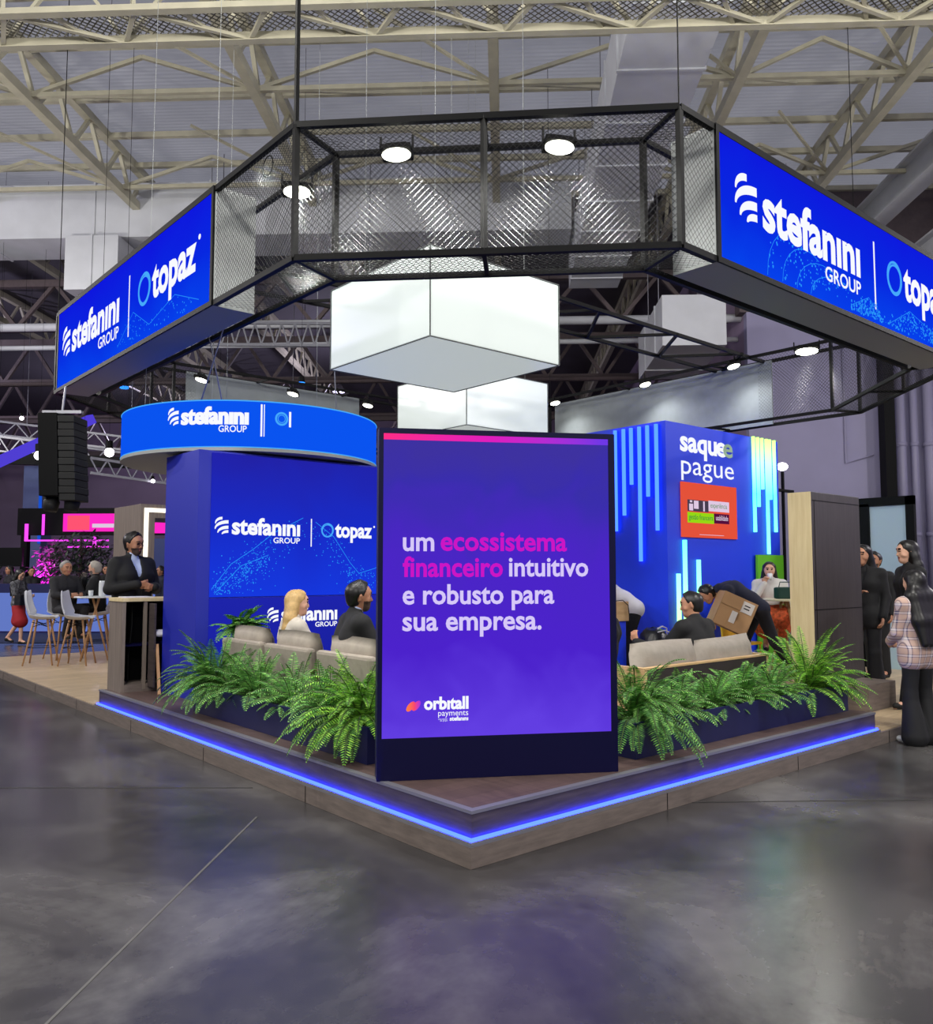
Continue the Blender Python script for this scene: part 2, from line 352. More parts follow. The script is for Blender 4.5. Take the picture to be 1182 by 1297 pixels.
def ringmark(mb, P, u, z, r, t, d=0.004, mi=0, n=36, sq=1.0):
    vs = []
    for k in range(n):
        a = 2*pi*k/n
        for q in (r, r - t): vs.append(P(u + q*math.cos(a), d, z + q*math.sin(a)*sq))
    mb.add(vs, [(2*k, 2*k+1, (2*k+3) % (2*n), (2*k+2) % (2*n)) for k in range(n)], mi)
def rect(mb, P, u0, u1, z0, z1, d=0.003, mi=0):
    mb.add([P(u0, d, z0), P(u1, d, z0), P(u1, d, z1), P(u0, d, z1)], [(0, 1, 2, 3)], mi)
def brand(P, u, zb, k, parent, topaz=True):
    """the two marks side by side, laid out once and scaled by k"""
    mb = MB()
    wave_mark(mb, P, u + .26*k, zb - .02*k, .36*k, .40*k)
    text(mb, 'stefan\u0131n\u0131', P, u + .69*k, u + 2.53*k, zb, .25*k, 0.034)
    text(mb, 'GROUP', P, u + 1.79*k, u + 2.53*k, zb - .20*k, .088*k, 0.016)
    chd('lettering', mb, M['txt_white'], parent)
    if topaz:
        mb = MB(); rect(mb, P, u + 2.84*k, u + 2.872*k, zb - .27*k, zb + .44*k); chd('divider_line', mb, M['txt_white'], parent)
        mb = MB()
        for j, (dx, dz) in enumerate(((0, 0), (.012, .01), (-.012, .006), (.004, -.014))): ringmark(mb, P, u + (3.33 + dx)*k, zb + (.16 + dz)*k, (.185 - .006*j)*k, .022*k, d=0.004 + .0006*j)
        chd('ring_emblem', mb, M['txt_ring'], parent)
        mb = MB(); text(mb, 'topaz', P, u + 3.56*k, u + 4.72*k, zb, .25*k, 0.034); ringmark(mb, P, u + 4.79*k, zb + .30*k, .028*k, .0275*k)
        chd('lettering', mb, M['txt_white'], parent)
def particle_wave(P, paths, parent, seed, n=150, spread=.1, size=.008, zlo=0, zhi=9, ulo=-99, uhi=99):
    rnd = random.Random(seed); mb = MB()
    for path in paths:
        for i in range(len(path) - 1):
            a, b = path[i], path[i+1]; l = math.hypot(b[0]-a[0], b[1]-a[1]) + 1e-6
            nx, nz = -(b[1]-a[1])/l, (b[0]-a[0])/l
            vs = [P(a[0]-nx*.003, .003, a[1]-nz*.003), P(b[0]-nx*.003, .003, b[1]-nz*.003), P(b[0]+nx*.003, .003, b[1]+nz*.003), P(a[0]+nx*.003, .003, a[1]+nz*.003)]
            mb.add(vs, [(0, 1, 2, 3)])
            for _ in range(n // max(1, len(path) - 1)):
                t = rnd.random(); u = a[0]+(b[0]-a[0])*t + rnd.gauss(0, spread); z = a[1]+(b[1]-a[1])*t - abs(rnd.gauss(0, spread*1.6)); s = size*rnd.uniform(.4, 1.1)
                if zlo < z < zhi and ulo < u < uhi: rect(mb, P, u-s/2, u+s/2, z-s/2, z+s/2, .0032)
    chd('particle_wave', mb, M['txt_cyan'], parent)
def lights(kind, loc, power, parent=None, size=0.1, color=(1, 1, 1), rot=(0, 0, 0), angle=None, name='lamp_light', blend=.6):
    l = bpy.data.lights.new(name, kind); l.energy = power; l.color = color
    if kind == 'AREA': l.size = size
    else: l.shadow_soft_size = size
    if angle: l.spot_size = angle; l.spot_blend = blend
    o = bpy.data.objects.new(name, l); o.location = loc; o.rotation_euler = rot; COL.objects.link(o)
    if parent is not None: o.parent = parent
    return o
def aim(frm, to):
    return (Vector(to) - Vector(frm)).to_track_quat('-Z', 'Y').to_euler()

# ================================================================== the hall
mb = MB(); mb.add([hv(-48, -14, 0), hv(24, -14, 0), hv(24, 62, 0), hv(-48, 62, 0)], [(0, 1, 2, 3)])
obj('floor', mb, M['concrete'], kind='structure', label='polished dark grey concrete hall floor')
for i, (a, b) in enumerate((((-2.155-1.74*1.5, -.19-1.84*1.5), (-.418, 1.653)), ((-3.0, 4.86), (-.094, 2.36)), ((1.6, .9-.55), (5.2, -2.5)))):
    mb = MB(); p = Vector((a[0], a[1], .0015)); q = Vector((b[0], b[1], .0015)); mb.bar(p, q, .012, .002)
    obj('floor_joint', mb, mat('joint_filler_%d' % i, (84, 82, 80) if i == 0 else (48, 46, 46), .7), kind='structure', label='thin straight joint in the concrete floor')
RZ = 13.0
mb = MB(); mb.add([hv(-48, -14, RZ), hv(-48, 25, RZ), hv(24, 25, RZ), hv(24, -14, RZ)], [(0, 1, 2, 3)]); obj('ceiling', mb, M['roof'], kind='structure', label='pale corrugated sheet roof of the hall, made translucent to add fill light')
mb = MB(); mb.box(-48, 24, 25, 62, RZ, RZ + .15, T=hv); obj('ceiling_far', mb, M['roof_shade'], kind='structure', label='sheet roof deep in the hall with its shade painted into the colour')
mb = MB(); mb.box(-48, 7, 60, 60.3, 0, RZ, T=hv); obj('wall_back', mb, M['lilac_lit_wall'], kind='structure', label='far lilac lit wall of the hall')
mb = MB(); mb.box(7.2, 24, 25, 25.3, 0, 9.3, T=hv); obj('wall_right_back', mb, M['grey_wall'], kind='structure', label='grey hall wall with painted violet light behind the right side of the stand')
mb = MB(); mb.box(7.2, 7.5, 25.3, 60, 0, RZ, T=hv); obj('wall_inner', mb, M['lilac_lit_wall'], kind='structure', label='hall side wall far behind the stand')
mb = MB(); mb.box(15.2, 15.5, -10, 25, 0, RZ, T=hv); obj('wall_right', mb, M['grey_wall'], kind='structure', label='grey hall side wall at the right')
mb = MB(); mb.box(-42, -41.7, -10, 60, 0, RZ, T=hv); obj('wall_left', mb, M['lilac_lit_wall'], kind='structure', label='distant hall side wall with painted lilac light at the left')
# pipes and dark column on the right wall
for k, (r, rad) in enumerate(((11.45, .13), (11.82, .10), (12.25, .15))):
    mb = MB(); mb.tube([hv(r, 24.75, 0), hv(r, 24.75, 9.0)], rad, 14)
    for z in (2.6, 5.2, 7.6): mb.tube([hv(r, 24.75, z), hv(r, 24.75, z + .12)], rad * 1.2, 14)
    obj('wall_pipe', mb, M['pipe'], smooth=True, label=('thick pale wall pipe next to the dark column', 'slim pale wall pipe in the middle of the three', 'thickest pale wall pipe at the right edge of the wall')[k], cat='pipe', group='pipes on the hall wall')
mb = MB(); mb.box(10.76, 11.05, 24.2, 24.6, 0, 9, T=hv); obj('column_wall', mb, M['black'], kind='structure', label='black upright column against the violet lit grey wall')
mb = MB(); mb.tube([hv(9.95, 24.95, 8.6), hv(9.95, 24.95, 4.75), hv(10.75, 24.95, 5.0)], .03, 8); obj('wall_conduit', mb, M['pipe'], label='thin conduit bending across the violet lit grey wall', cat='pipe')

# near catwalk truss across the top of the view
f0, f1, zb = 10.52, 11.2, 9.0
rt = root('catwalk_truss', hv(0, f0, zb), 'cream steel lattice walkway crossing the top of the hall', 'truss', kind='structure')
def chd(name, mb, m, parent, **k):
    o = obj(name, mb, m, parent, **k); p = parent; v = Vector((0, 0, 0))
    while p is not None: v -= Vector(p.location); p = p.parent
    o.location = v; return o
mb = MB()
for f, hh in ((f0, .10), (f1, .13)):
    mb.box(-16, 15.1, f-.05, f+.05, zb, zb+hh, T=hv); mb.box(-16, 15.1, f-.09, f+.03, zb-.012, zb, T=hv)
    mb.box(-16, 15.1, f-.05, f+.05, zb+1.2, zb+1.3, T=hv)
chd('chord', mb, M['cream'], rt)
mb = MB(); r = -16.0
while r < 15:
    mb.bar(hv(r, f1, zb+.04), hv(r+.42, f0, zb+.04), .06, .05); mb.bar(hv(r+.42, f0, zb+.04), hv(r+1.78, f1, zb+.04), .06, .05); mb.bar(hv(r+1.0, f0, zb+.06), hv(r+1.35, f1, zb+.06), .05, .05)
    mb.bar(hv(r, f1, zb+.06), hv(r+.9, f1, zb+1.25), .06, .05); mb.bar(hv(r+.9, f1, zb+1.25), hv(r+1.78, f1, zb+.06), .06, .05)
    mb.bar(hv(r+.4, f0, zb+.06), hv(r+.4, f0, zb+1.25), .06, .05)
    r += 1.78
chd('bracing', mb, M['cream'], rt)
for r in (-14, -8, -2, 4, 10):
    mb = MB()
    for f in (f0, f1): mb.tube([hv(r, f, zb+1.25), hv(r, f, RZ)], .03, 6)
    chd('hanger_rod', mb, M['cream'], rt)
def weave(mb, p00, pu, pv, pitch=.040, r=.0019, mi=0):
    """chain-link of crossed wires filling the parallelogram p00 + s*pu + t*pv (a rectangle)"""
    p00 = Vector(p00); pu = Vector(pu); pv = Vector(pv); W = pu.length; Hh = pv.length; U = pu.normalized(); V = pv.normalized(); N = U.cross(V)
    st = pitch * math.sqrt(2)
    for sgn in (1, -1):
        c = -Hh if sgn == 1 else 0.0
        while c < (W if sgn == 1 else W + Hh):
            # line u = c + sgn*v
            v0, v1 = 0.0, Hh
            if sgn == 1: v0 = max(v0, -c); v1 = min(v1, W - c)
            else: v0 = max(v0, c - W); v1 = min(v1, c)
            if v1 - v0 > .01:
                a = p00 + U*(c + sgn*v0) + V*v0 + N*(r*.8*sgn); b = p00 + U*(c + sgn*v1) + V*v1 + N*(r*.8*sgn)
                d = (b-a).normalized(); e1 = d.cross(N)*r; e2 = N*r; o = len(mb.v)
                for p in (a, b):
                    for q in (e1, e2, -e1, -e2): mb.v.append(tuple(p + q))
                mb.f += [(o+i, o+(i+1) % 4, o+4+(i+1) % 4, o+4+i) for i in range(4)]; mb.m += [mi]*4
            c += st
mb = MB(); weave(mb, hv(-16, f0+.05, zb+.14), Vector(hv(15, f0, 0)) - Vector(hv(-16, f0, 0)), Vector(hv(0, f1-f0-.1, 0)) - Vector(hv(0, 0, 0)), .075, .009)
chd('grating', mb, mat('grating_wire', (120, 116, 100), .6), rt)

# roof trusses running away from the view, with lattice webs
def lattice(name, pts, label, m, depth=1.0, w=.16, nseg=12, up=Vector((0, 0, 1)), kind='structure', t=.09, hang=False):
    a, b = Vector(pts[0]), Vector(pts[1]); mb = MB()
    if hang:
        for q in (.15, .85): c = a.lerp(b, q); mb.tube([c, (c.x, c.y, RZ)], .012, 6)
    mb.bar(a, b, w, w*1.1); mb.bar(a - up*depth, b - up*depth, w, w*1.1)
    for i in range(nseg):
        p = a.lerp(b, i/nseg); q = a.lerp(b, (i+.5)/nseg); s = a.lerp(b, (i+1)/nseg)
        mb.bar(p, q - up*depth, t); mb.bar(q - up*depth, s, t)
    return obj(name, mb, m, kind=kind, label=label)
for k, r in enumerate((-20.5, -15.4, -10.3, -5.3, -.2, 4.9, 8.4, 13.2)):
    lattice('roof_truss', (hv(r, 4, RZ-.12), hv(r, 58, RZ-.12)), 'cream lattice roof truss running away under the roof', M['cream'], 1.05, .2, 34)
for k, f in enumerate((15.4, 17.0, 19.0, 20.7, 22.3, 24.6)):
    mb = MB(); mb.box(-24, 15, f-.06, f+.06, RZ-.22, RZ-.08, T=hv); obj('roof_purlin', mb, M['cream'], kind='structure', label='straight cream purlin under the roof sheets')
for k, f in enumerate((17.2, 21.6)):
    mb = MB()
    xs = (-20.5, -15.4, -10.3, -5.3, -.2, 4.9, 8.4, 13.2)
    for a, b in zip(xs[:-1], xs[1:]):
        m_ = (a + b) / 2
        mb.bar(hv(a, f, RZ-1.1), hv(m_, f, RZ-.3), .08); mb.bar(hv(m_, f, RZ-.3), hv(b, f, RZ-1.1), .08); mb.bar(hv(a, f, RZ-1.1), hv(b, f, RZ-1.1), .1)
        mb.bar(hv(a, f, RZ-1.1), hv(m_, f+1.6, RZ-.3), .06); mb.bar(hv(b, f, RZ-1.1), hv(m_, f-1.6, RZ-.3), .06)
    obj('roof_bracing', mb, M['cream'], kind='structure', label='zigzag bracing between the roof trusses')
# lower girders in the dark part of the hall beyond the duct
dk = mat('shaded_steel', (92, 80, 82), .7, noise=.1)  # darker copy of the cream steel, standing for the unlit depth
for k, (f, z, d) in enumerate(((27, 11.2, 1.5), (32, 10.6, 1.6), (38, 10.4, 1.8), (46, 10.2, 2.0))):
    lattice('hall_girder', (hv(-40, f, z), hv(15 if f < 28 else 7, f, z)), 'lattice girder deep in the hall, painted dull brown for its shade', dk, d, .22, 22, t=.12)
for k, (f, z) in enumerate(((25.6, 9.3), (26.0, 8.75), (30, 8.5), (35, 8.2))):
    mb = MB(); mb.tube([hv(-40, f, z), hv(15 if f < 27 else 7, f, z)], .13 if k == 0 else .08, 10); obj('roof_pipe', mb, dk if k > 1 else M['duct'], smooth=True, kind='structure', label='long pipe crossing the hall below the girders')
mb = MB(); mb.box(7, 15.2, 25, 25.5, 9.3, RZ, T=hv); obj('wall_upper', mb, dk, kind='structure', label='upper bulkhead with painted shade above the violet lit grey wall')  # shade of the upper hall put into the bulkhead colour
# big side beams at the right
for k, (r, z0, z1, f0_, f1_) in enumerate(((10.4, 11.3, 12.0, 12, 25), (11.6, 9.9, 10.6, 11, 25), (13.2, 8.2, 8.7, 9, 25))):
    mb = MB(); mb.box(r-.05, r+.05, f0_, f1_, z0, z1, T=hv); mb.box(r-.25, r+.25, f0_, f1_, z0-.06, z0, T=hv); mb.box(r-.25, r+.25, f0_, f1_, z1, z1+.06, T=hv)
    obj('beam_%d' % (k+1), mb, M['duct'], kind='structure', label='steel side beam running along the right wall')
# ducts
def duct(name, r0, r1, f0, f1, z0, z1, label, seams, along, hang=True):
    t = root(name, hv((r0+r1)/2, (f0+f1)/2, z0), label, 'duct')
    mb = MB(); mb.box(r0, r1, f0, f1, z0, z1, T=hv); chd('duct_body', mb, M['duct'], t)
    for q in seams:
        mb = MB()
        if along == 'f': mb.box(r0-.03, r1+.03, q-.03, q+.03, z0-.03, z1+.03, T=hv)
        else: mb.box(q-.03, q+.03, f0-.03, f1+.03, z0-.03, z1+.03, T=hv)
        chd('seam_flange', mb, M['duct'], t)
        for e in ((0, 1) if hang else ()):
            mb = MB(); p = (r0+.1 if e else r1-.1, q) if along == 'f' else (q, f0+.1 if e else f1-.1); mb.tube([hv(p[0], p[1], z1), hv(p[0], p[1], RZ)], .012, 6); chd('hanger_rod', mb, M['alu'], t)
    return t
duct('air_duct', 1.95, 3.4, 11.0, 25.0, 10.1, 11.3, 'broad pale air duct running away overhead in the centre', [12.2 + 1.7*i for i in range(8)], 'f')
duct('air_duct', -30, 1.85, 22.6, 24.2, 10.95, 12.5, 'long pale air duct crossing the hall at the left', [-28 + 3.3*i for i in range(9)], 'r')
duct('air_duct', -12.2, -10.7, 22.4, 24.0, 9.4, 10.93, 'pale square drop outlet below the long left duct', [-11.45], 'r', False)
duct('air_duct', 5.9, 9.8, 23.2, 24.4, 10.6, 11.6, 'short pale air duct crossing at the upper right', [6.4, 7.9], 'r')
duct('air_duct', 4.0, 5.6, 21.2, 25.0, 7.3, 8.6, 'wrapped pale duct end above the grey stand wall', [22.2, 23.8], 'f')

# ------------------------------------------------------------------ added fill lamps that brighten the hall and roof, mostly out of view
def fill_lamp(r, f, z, power, col=(1, .97, .9)):
    t = root('added_fill_lamp', hv(r, f, z), 'added fill lamp in a round housing hanging from the hall roof', 'lamp', 'added hall fill lamps')
    mb = MB(); mb.lathe([(.06, .45), (.12, .42), (.30, .1), (.30, .05)], (0, 0, 0), 20); obj('housing', mb, M['alu'], t, smooth=True)
    mb = MB(); mb.tube([(0, 0, .4), (0, 0, RZ - z - .12)], .012, 6); obj('cable', mb, M['black'], t)
    lights('POINT', (0, 0, -.3), power, t, .28, col)
for r, f, z, p in ((-9, 1, 7.8, 1300), (0, -4, 7.8, 1300), (9, 1, 7.8, 1400), (-14, 10, 7.4, 1200), (-3.5, 5, 7.8, 900), (4, 5.5, 7.8, 1000), (-15, 17, 7.4, 1100), (13.5, 13, 7.4, 1100)): fill_lamp(r, f, z, p)
for r, f in ((-22, 16), (-24, 30), (-8, 40), (-22, 48)): fill_lamp(r, f, 10.2, 900, (.78, .72, 1.0))

# ================================================================== the stand: platform
LOW, DECK = .12, .29
pf = root('stand_platform', (0, 0, 0), 'low wood stand platform with pale oak flooring on the concrete floor', 'platform')
pl = pf
def world(name, mb, m, t, **k): return chd(name, mb, m, t, **k)
mb = MB(); mb.box(0, 10.35, 0, 13.0, .001, LOW-.006); world('base_step', mb, M['wood_grey'], pf)
mb = MB(); mb.box(0.02, 10.33, 6.372, 12.98, LOW-.006, LOW); mb.box(5.042, 10.33, .02, 6.372, LOW-.006, LOW); world('oak_flooring', mb, M['wood_floor'], pf)
pf = root('raised_deck', (0, 0, LOW), 'raised brown deck with a glowing blue edge on top of the wood platform', 'deck')
mb = MB(); mb.box(.05, 5.03, .05, 6.36, LOW+.003, DECK-.012); world('raised_step', mb, M['wood_dark'], pf)
mb = MB(); mb.box(.05, 5.03, .05, 6.36, DECK-.012, DECK-.001); world('deck_flooring', mb, M['wood_deck'], pf)
mb = MB(); mb.box(.043, .09, .043, 6.365, DECK-.016, DECK+.002); mb.box(.09, 5.035, .043, .09, DECK-.016, DECK+.002); world('edge_trim', mb, M['alu'], pf)
mb = MB(); mb.box(.0, .05, .0, 6.36, LOW-.006, LOW+.002); mb.box(.05, 5.03, .0, .05, LOW-.006, LOW+.002); world('ledge_trim', mb, M['alu'], pf)
mb = MB(); mb.box(-.001, .006, -.001, 6.36, LOW, LOW+.020); mb.box(.006, 5.03, -.001, .006, LOW, LOW+.020); world('channel_lip', mb, M['alu'], pf)
mb = MB(); mb.tube([(.033, 6.35, LOW+.020), (.033, .033, LOW+.020), (5.03, .033, LOW+.020)], .012, 8); world('led_strip', mb, M['led_strip'], pf, label='glowing blue light strip')
for y in (1.75, 3.45, 5.2, 7.0, 8.8, 10.6): mb = MB(); mb.box(-.002, .001, y, y+.006, .003, LOW-.008); world('panel_seam', mb, M['black'], pl)
for x in (1.75, 3.5, 5.2, 7.0, 8.8): mb = MB(); mb.box(x, x+.006, -.002, .001, .003, LOW-.008); world('panel_seam', mb, M['black'], pl)

# ------------------------------------------------------------------ hanging square ring of black frame and chain link
ZB, ZT = 4.1, 5.2
OUT = [(.2, 2.38), (.2, 9.1), (2.3, 11.2), (8.1, 11.2), (10.2, 9.1), (10.2, 2.4), (8.0, .2), (2.32, .2)]
INN = [(.7, 2.58), (.7, 8.9), (2.5, 10.7), (7.9, 10.7), (9.7, 8.9), (9.7, 2.6), (7.8, .7), (2.52, .7)]
rg = root('hanging_ring_frame', (5.2, 5.7, ZB), 'black hanging octagonal ring frame with chain link sides above the stand', 'truss ring')
tb = .045
for nm, L, tw in (('outer', OUT, .05), ('inner', INN, .045)):
    for z in (ZB, ZT):
        mb = MB()
        for i in range(8): a, b = L[i], L[(i+1) % 8]; mb.bar((a[0], a[1], z), (b[0], b[1], z), tw)
        world('frame_rail', mb, M['black'], rg)
def lerp(a, b, t): return (a[0]+(b[0]-a[0])*t, a[1]+(b[1]-a[1])*t)
for i in range(8):
    for L in (OUT, INN):
        mb = MB(); mb.bar((L[i][0], L[i][1], ZB), (L[i][0], L[i][1], ZT), .045); world('post', mb, M['black'], rg)
    for z in (ZB, ZT): mb = MB(); mb.bar((OUT[i][0], OUT[i][1], z), (INN[i][0], INN[i][1], z), .035); world('cross_bar', mb, M['black'], rg)
for i, t in ((7, .5), (1, .5), (3, .5), (5, .5), (2, .34), (2, .67), (4, .33), (4, .66)):
    a = lerp(OUT[i], OUT[(i+1) % 8], t); b = lerp(INN[i], INN[(i+1) % 8], t)
    mb = MB(); mb.bar((a[0], a[1], ZB), (a[0], a[1], ZT), .04); mb.bar((a[0], a[1], ZB), (b[0], b[1], ZB), .035); mb.bar((a[0], a[1], ZT), (b[0], b[1], ZT), .035)
    world('post', mb, M['black'], rg)
def wv(a, b, z0=ZB, z1=ZT): 
    mb = MB(); weave(mb, (a[0], a[1], z0), (b[0]-a[0], b[1]-a[1], 0), (0, 0, z1-z0)); world('mesh_panel', mb, M['wire'], rg)
def wh(a, b, c, z):   # flat strip between an outer edge and the inner frame
    mb = MB(); d = Vector((b[0]-a[0], b[1]-a[1], 0)); n = Vector((c[0]-a[0], c[1]-a[1], 0)); n = n - d.normalized()*n.dot(d.normalized())
    weave(mb, (a[0], a[1], z), d, n); world('mesh_panel', mb, M['wire'], rg)
YL0, YL1, XR0, XR1 = 3.87, 8.96, 2.77, 7.83          # ends of the two long displays
wv(OUT[7], OUT[0]); wv(INN[7], INN[0]); wv(OUT[0], (.2, YL0)); wv(INN[0], (.7, YL0)); wv(OUT[7], (XR0, .2)); wv(INN[7], (XR0, .7))
for z in (ZB, ZT):
    wh(OUT[7], OUT[0], INN[0], z); wh(OUT[0], (.2, YL0), INN[0], z); wh(OUT[7], (XR0, .2), INN[7], z)
wv(OUT[1], OUT[2]); wv(INN[1], INN[2]); wv(OUT[5], OUT[6]); wv(INN[5], INN[6])
wv(OUT[2], (2.9, 11.2)); wv(INN[2], (2.9, 10.7)); wv(OUT[5], (10.2, 3.85)); wv(INN[5], (9.7, 3.85)); wv((6.6, 11.2), OUT[3]); wv(OUT[3], OUT[4])
wh(OUT[5], OUT[6], INN[6], ZB); wh(OUT[1], OUT[2], INN[2], ZB)
mb = MB(); mb.box(10.14, 10.17, 3.85, 8.9, ZB, ZT); world('cloth_panel', mb, M['grey_cloth'], rg)
mb = MB(); mb.box(2.9, 6.6, 11.14, 11.17, ZB, ZT); world('cloth_panel', mb, M['grey_cloth'], rg)
# the lattice bracing inside the ring, at the top
mb = MB(); mb.bar((4.6, 3.95, ZT), (10.2, 4.0, ZT), .05); mb.bar((5.6, 4.97, ZT), (10.2, 4.93, ZT), .05)
xs = [4.9 + i*.9 for i in range(7)]
for i in range(6): mb.bar((xs[i], 3.95 if i % 2 else 4.97, ZT), (xs[i+1], 4.97 if i % 2 else 3.95, ZT), .04)
mb.bar((.7, 5.6, ZT), (4.9, 5.2, ZT), .045); mb.bar((.7, 6.5, ZT), (4.9, 6.0, ZT), .045)
for i in range(5): mb.bar((.9+i*.8, 5.58 - .075*i if i % 2 else 6.48 - .09*i, ZT), (1.7+i*.8, 6.4 - .09*i if i % 2 else 5.5 - .075*i, ZT), .035)
world('bracing', mb, M['black'], rg)
for k, (x, y) in enumerate(((.2, 2.38), (2.32, .2), (.2, 9.1), (10.2, 2.4), (10.2, 9.1))):
    mb = MB(); mb.tube([(x, y, ZT), (x, y, RZ if k else 9.0)], .022 if k == 0 else .006, 8); world('hanging_rod', mb, M['black'], rg)
for k, (p, q) in enumerate((((.62, 5.0, ZB+.1), (1.0, 5.4, 3.44)), ((.62, 4.6, ZB), (.8, 5.6, 3.44)), ((2.45, 5.4, 4.08), (2.3, 5.1, 3.44)))):
    mb = MB(); mb.tube([p, q], .008, 6); obj('steel_cable', mb, M['alu'], label=('steel cable from the left display down to the round blue sign', 'second steel cable fixed to the round blue sign', 'steel cable between the large white cube and the round blue sign')[k], cat='cable', group='steel cables')
mb = MB(); mb.tube([(.22 + .0*math.cos(a), 2.9 + .09*math.cos(a), 5.06 + .09*math.sin(a)) for a in [i*pi/8 for i in range(17)]], .006, 6); obj('coiled_cable', mb, M['black'], label='small loop of black cable tied to the ring mesh left of the corner', cat='cable')

# long displays on the ring
def long_display(name, P, L, label, seed, side):
    t = root(name, P(L/2, 0, ZB), label, 'led sign')
    mb = MB(); mb.box(0, L, -.43, -.01, ZB-.026, ZT+.026, T=lambda u, d, z: P(u, d, z)); world('cabinet', mb, M['cab_grey'], t)
    mb = MB(); f = .045
    for a, b, c, d in ((0, f, ZB-.026, ZT+.026), (L-f, L, ZB-.026, ZT+.026), (f, L-f, ZB-.026, ZB+.022), (f, L-f, ZT-.035, ZT+.026)): mb.box(a, b, -.015, .006, c, d, T=lambda u, dd, z: P(u, dd, z))
    world('bezel', mb, M['black'], t)
    mb = MB(); mb.box(f, L-f, -.012, 0, ZB+.022, ZT-.035, T=lambda u, d, z: P(u, d, z)); return world('screen', mb, M['led_blue'], t)
PL = Plane((.168, YL1, 0), (0, -1, 0), (-1, 0, 0)); PR = Plane((XR0, .168, 0), (1, 0, 0), (0, -1, 0)); 
t = long_display('led_sign', PL, YL1-YL0, 'long bright blue display on the left side of the hanging ring', 1, 0); brand(PL, 0, 4.52, 1, t)
particle_wave(PL, [[(2.5, 4.2), (3.0, 4.5), (3.5, 4.25), (4.2, 4.4), (4.8, 4.2)]], t, 3, 150, .12, .016, 4.16, 4.95, .1, 4.9)
t = long_display('led_sign', PR, XR1-XR0, 'long bright blue display on the right side of the hanging ring', 2, 1); brand(PR, 0, 4.54, 1, t)
arcs = [[(1.15 + .3*k - .40*math.cos(a)*(1+.12*k), 4.14 + (.46-.07*k)*math.sin(a)) for a in [i*pi/12 for i in range(0, 9)]] for k in range(4)]
particle_wave(PR, arcs, t, 5, 40, .05, .02, 4.16, 4.9, .2, 4.9)
particle_wave(PR, [[(2.3, 4.2), (2.7, 4.36), (3.0, 4.2)], [(3.2, 4.2), (3.7, 4.42), (4.3, 4.3), (4.9, 4.6)]], t, 6, 320, .08, .022, 4.16, 4.9, 2.2, 4.9)

# floodlights
def flood(loc, to, label, group, power, size=.125):
    t = root('floodlight', loc, label, 'floodlight', group); d = (Vector(to) - Vector(loc)); yaw = math.atan2(d.y, d.x); pit = math.atan2(-d.z, math.hypot(d.x, d.y))
    Rm = Matrix.Rotation(yaw, 4, 'Z') @ Matrix.Rotation(pit, 4, 'Y')
    def T(x, y, z): return tuple(Rm @ Vector((x, y, z)))
    mb = MB(); mb.box(-.05, -.004, -size*1.05, size*1.05, -size*.62, size*.62, T=T); mb.box(-.09, -.05, -size*.7, size*.7, -size*.4, size*.4, T=T)
    obj('housing', mb, M['black'], t)
    mb = MB(); mb.ball((.002, 0, 0), 1, 9, sc=(.02, size*1.0, size*.58)); mb.v = [T(*v) for v in mb.v]; obj('lens', mb, M['flood'], t, smooth=True)
    for sg in (-1, 1): mb = MB(); mb.bar(T(-.03, sg*size*1.1, 0), tuple(Vector(T(-.03, sg*size*1.1, 0)) + Vector((0, 0, .14))), .015); obj('bracket', mb, M['black'], t)
    l = lights('SPOT', T(.03, 0, 0), power, t, .1, (1, 1, .94), (0, 0, 0), R(140), blend=.8); l.rotation_euler = d.to_track_quat('-Z', 'Y').to_euler()
g1, g2, g3 = 'floodlights on the near ring corner', 'floodlights along the grey ring wall', 'floodlights on the far side of the ring'
flood((.72, 3.29, 5.12), (-.5, 1.2, .3), 'glaring white floodlight at the left end of the ring corner', g1, 260)
flood((.98, 2.08, 5.1), (-.4, .9, .3), 'glaring white floodlight left of the middle post of the ring corner', g1, 260)
flood((1.93, 1.10, 5.1), (1.0, -.6, .3), 'glaring white floodlight right of the middle post of the ring corner', g1, 260)
for k, y in enumerate((2.95, 4.25, 6.1, 8.4)):
    flood((9.62, y, 5.08), (9.85 if k else 9.0, y - .3, 3.2), ('white floodlight in front of the chain link at the right end of the ring', 'white floodlight at the right end of the grey ring wall', 'white floodlight in the middle of the grey ring wall', 'white floodlight at the left end of the grey ring wall')[k], g2, 110, .17)
for k, x in enumerate((2.95, 4.75, 6.45)):
    flood((x, 10.6, 4.95), (x - .3, 10.8, 3.2), ('white floodlight above the left part of the round blue sign', 'white floodlight above the middle of the round blue sign', 'white floodlight above the right end of the round blue sign')[k], g3, 100, .17)

# white fabric cubes
def cube(x, y, label):
    t = root('lantern_cube', (x+1, y+1, 4.1), label, 'hanging lantern', 'white hanging cubes')
    def T(a, b, c): return (a-x-1, b-y-1, c-4.1)
    mb = MB(); mb.box(x, x+2, y, y+2, 4.1, 5.1, T=T); obj('fabric_box', mb, M['lantern'], t, bevel=.02)
    mb = MB(); e = .006
    for a in ((x, y), (x+2, y), (x, y+2), (x+2, y+2)): mb.box(a[0]-e, a[0]+e, a[1]-e, a[1]+e, 4.11, 5.09, T=T)
    for z in (4.1, 5.1):
        for y_ in (y, y+2): mb.box(x, x+2, y_-e, y_+e, z-e, z+e, T=T)
        for x_ in (x, x+2): mb.box(x_-e, x_+e, y, y+2, z-e, z+e, T=T)
    obj('seam_piping', mb, M['seam'], t)
    mb = MB()
    for a in ((x+.3, y+.3), (x+1.7, y+.3), (x+.3, y+1.7), (x+1.7, y+1.7)): mb.tube([T(a[0], a[1], 5.1), T(a[0], a[1], RZ)], .003, 5)
    obj('hanging_wire', mb, M['cab_grey'], t)
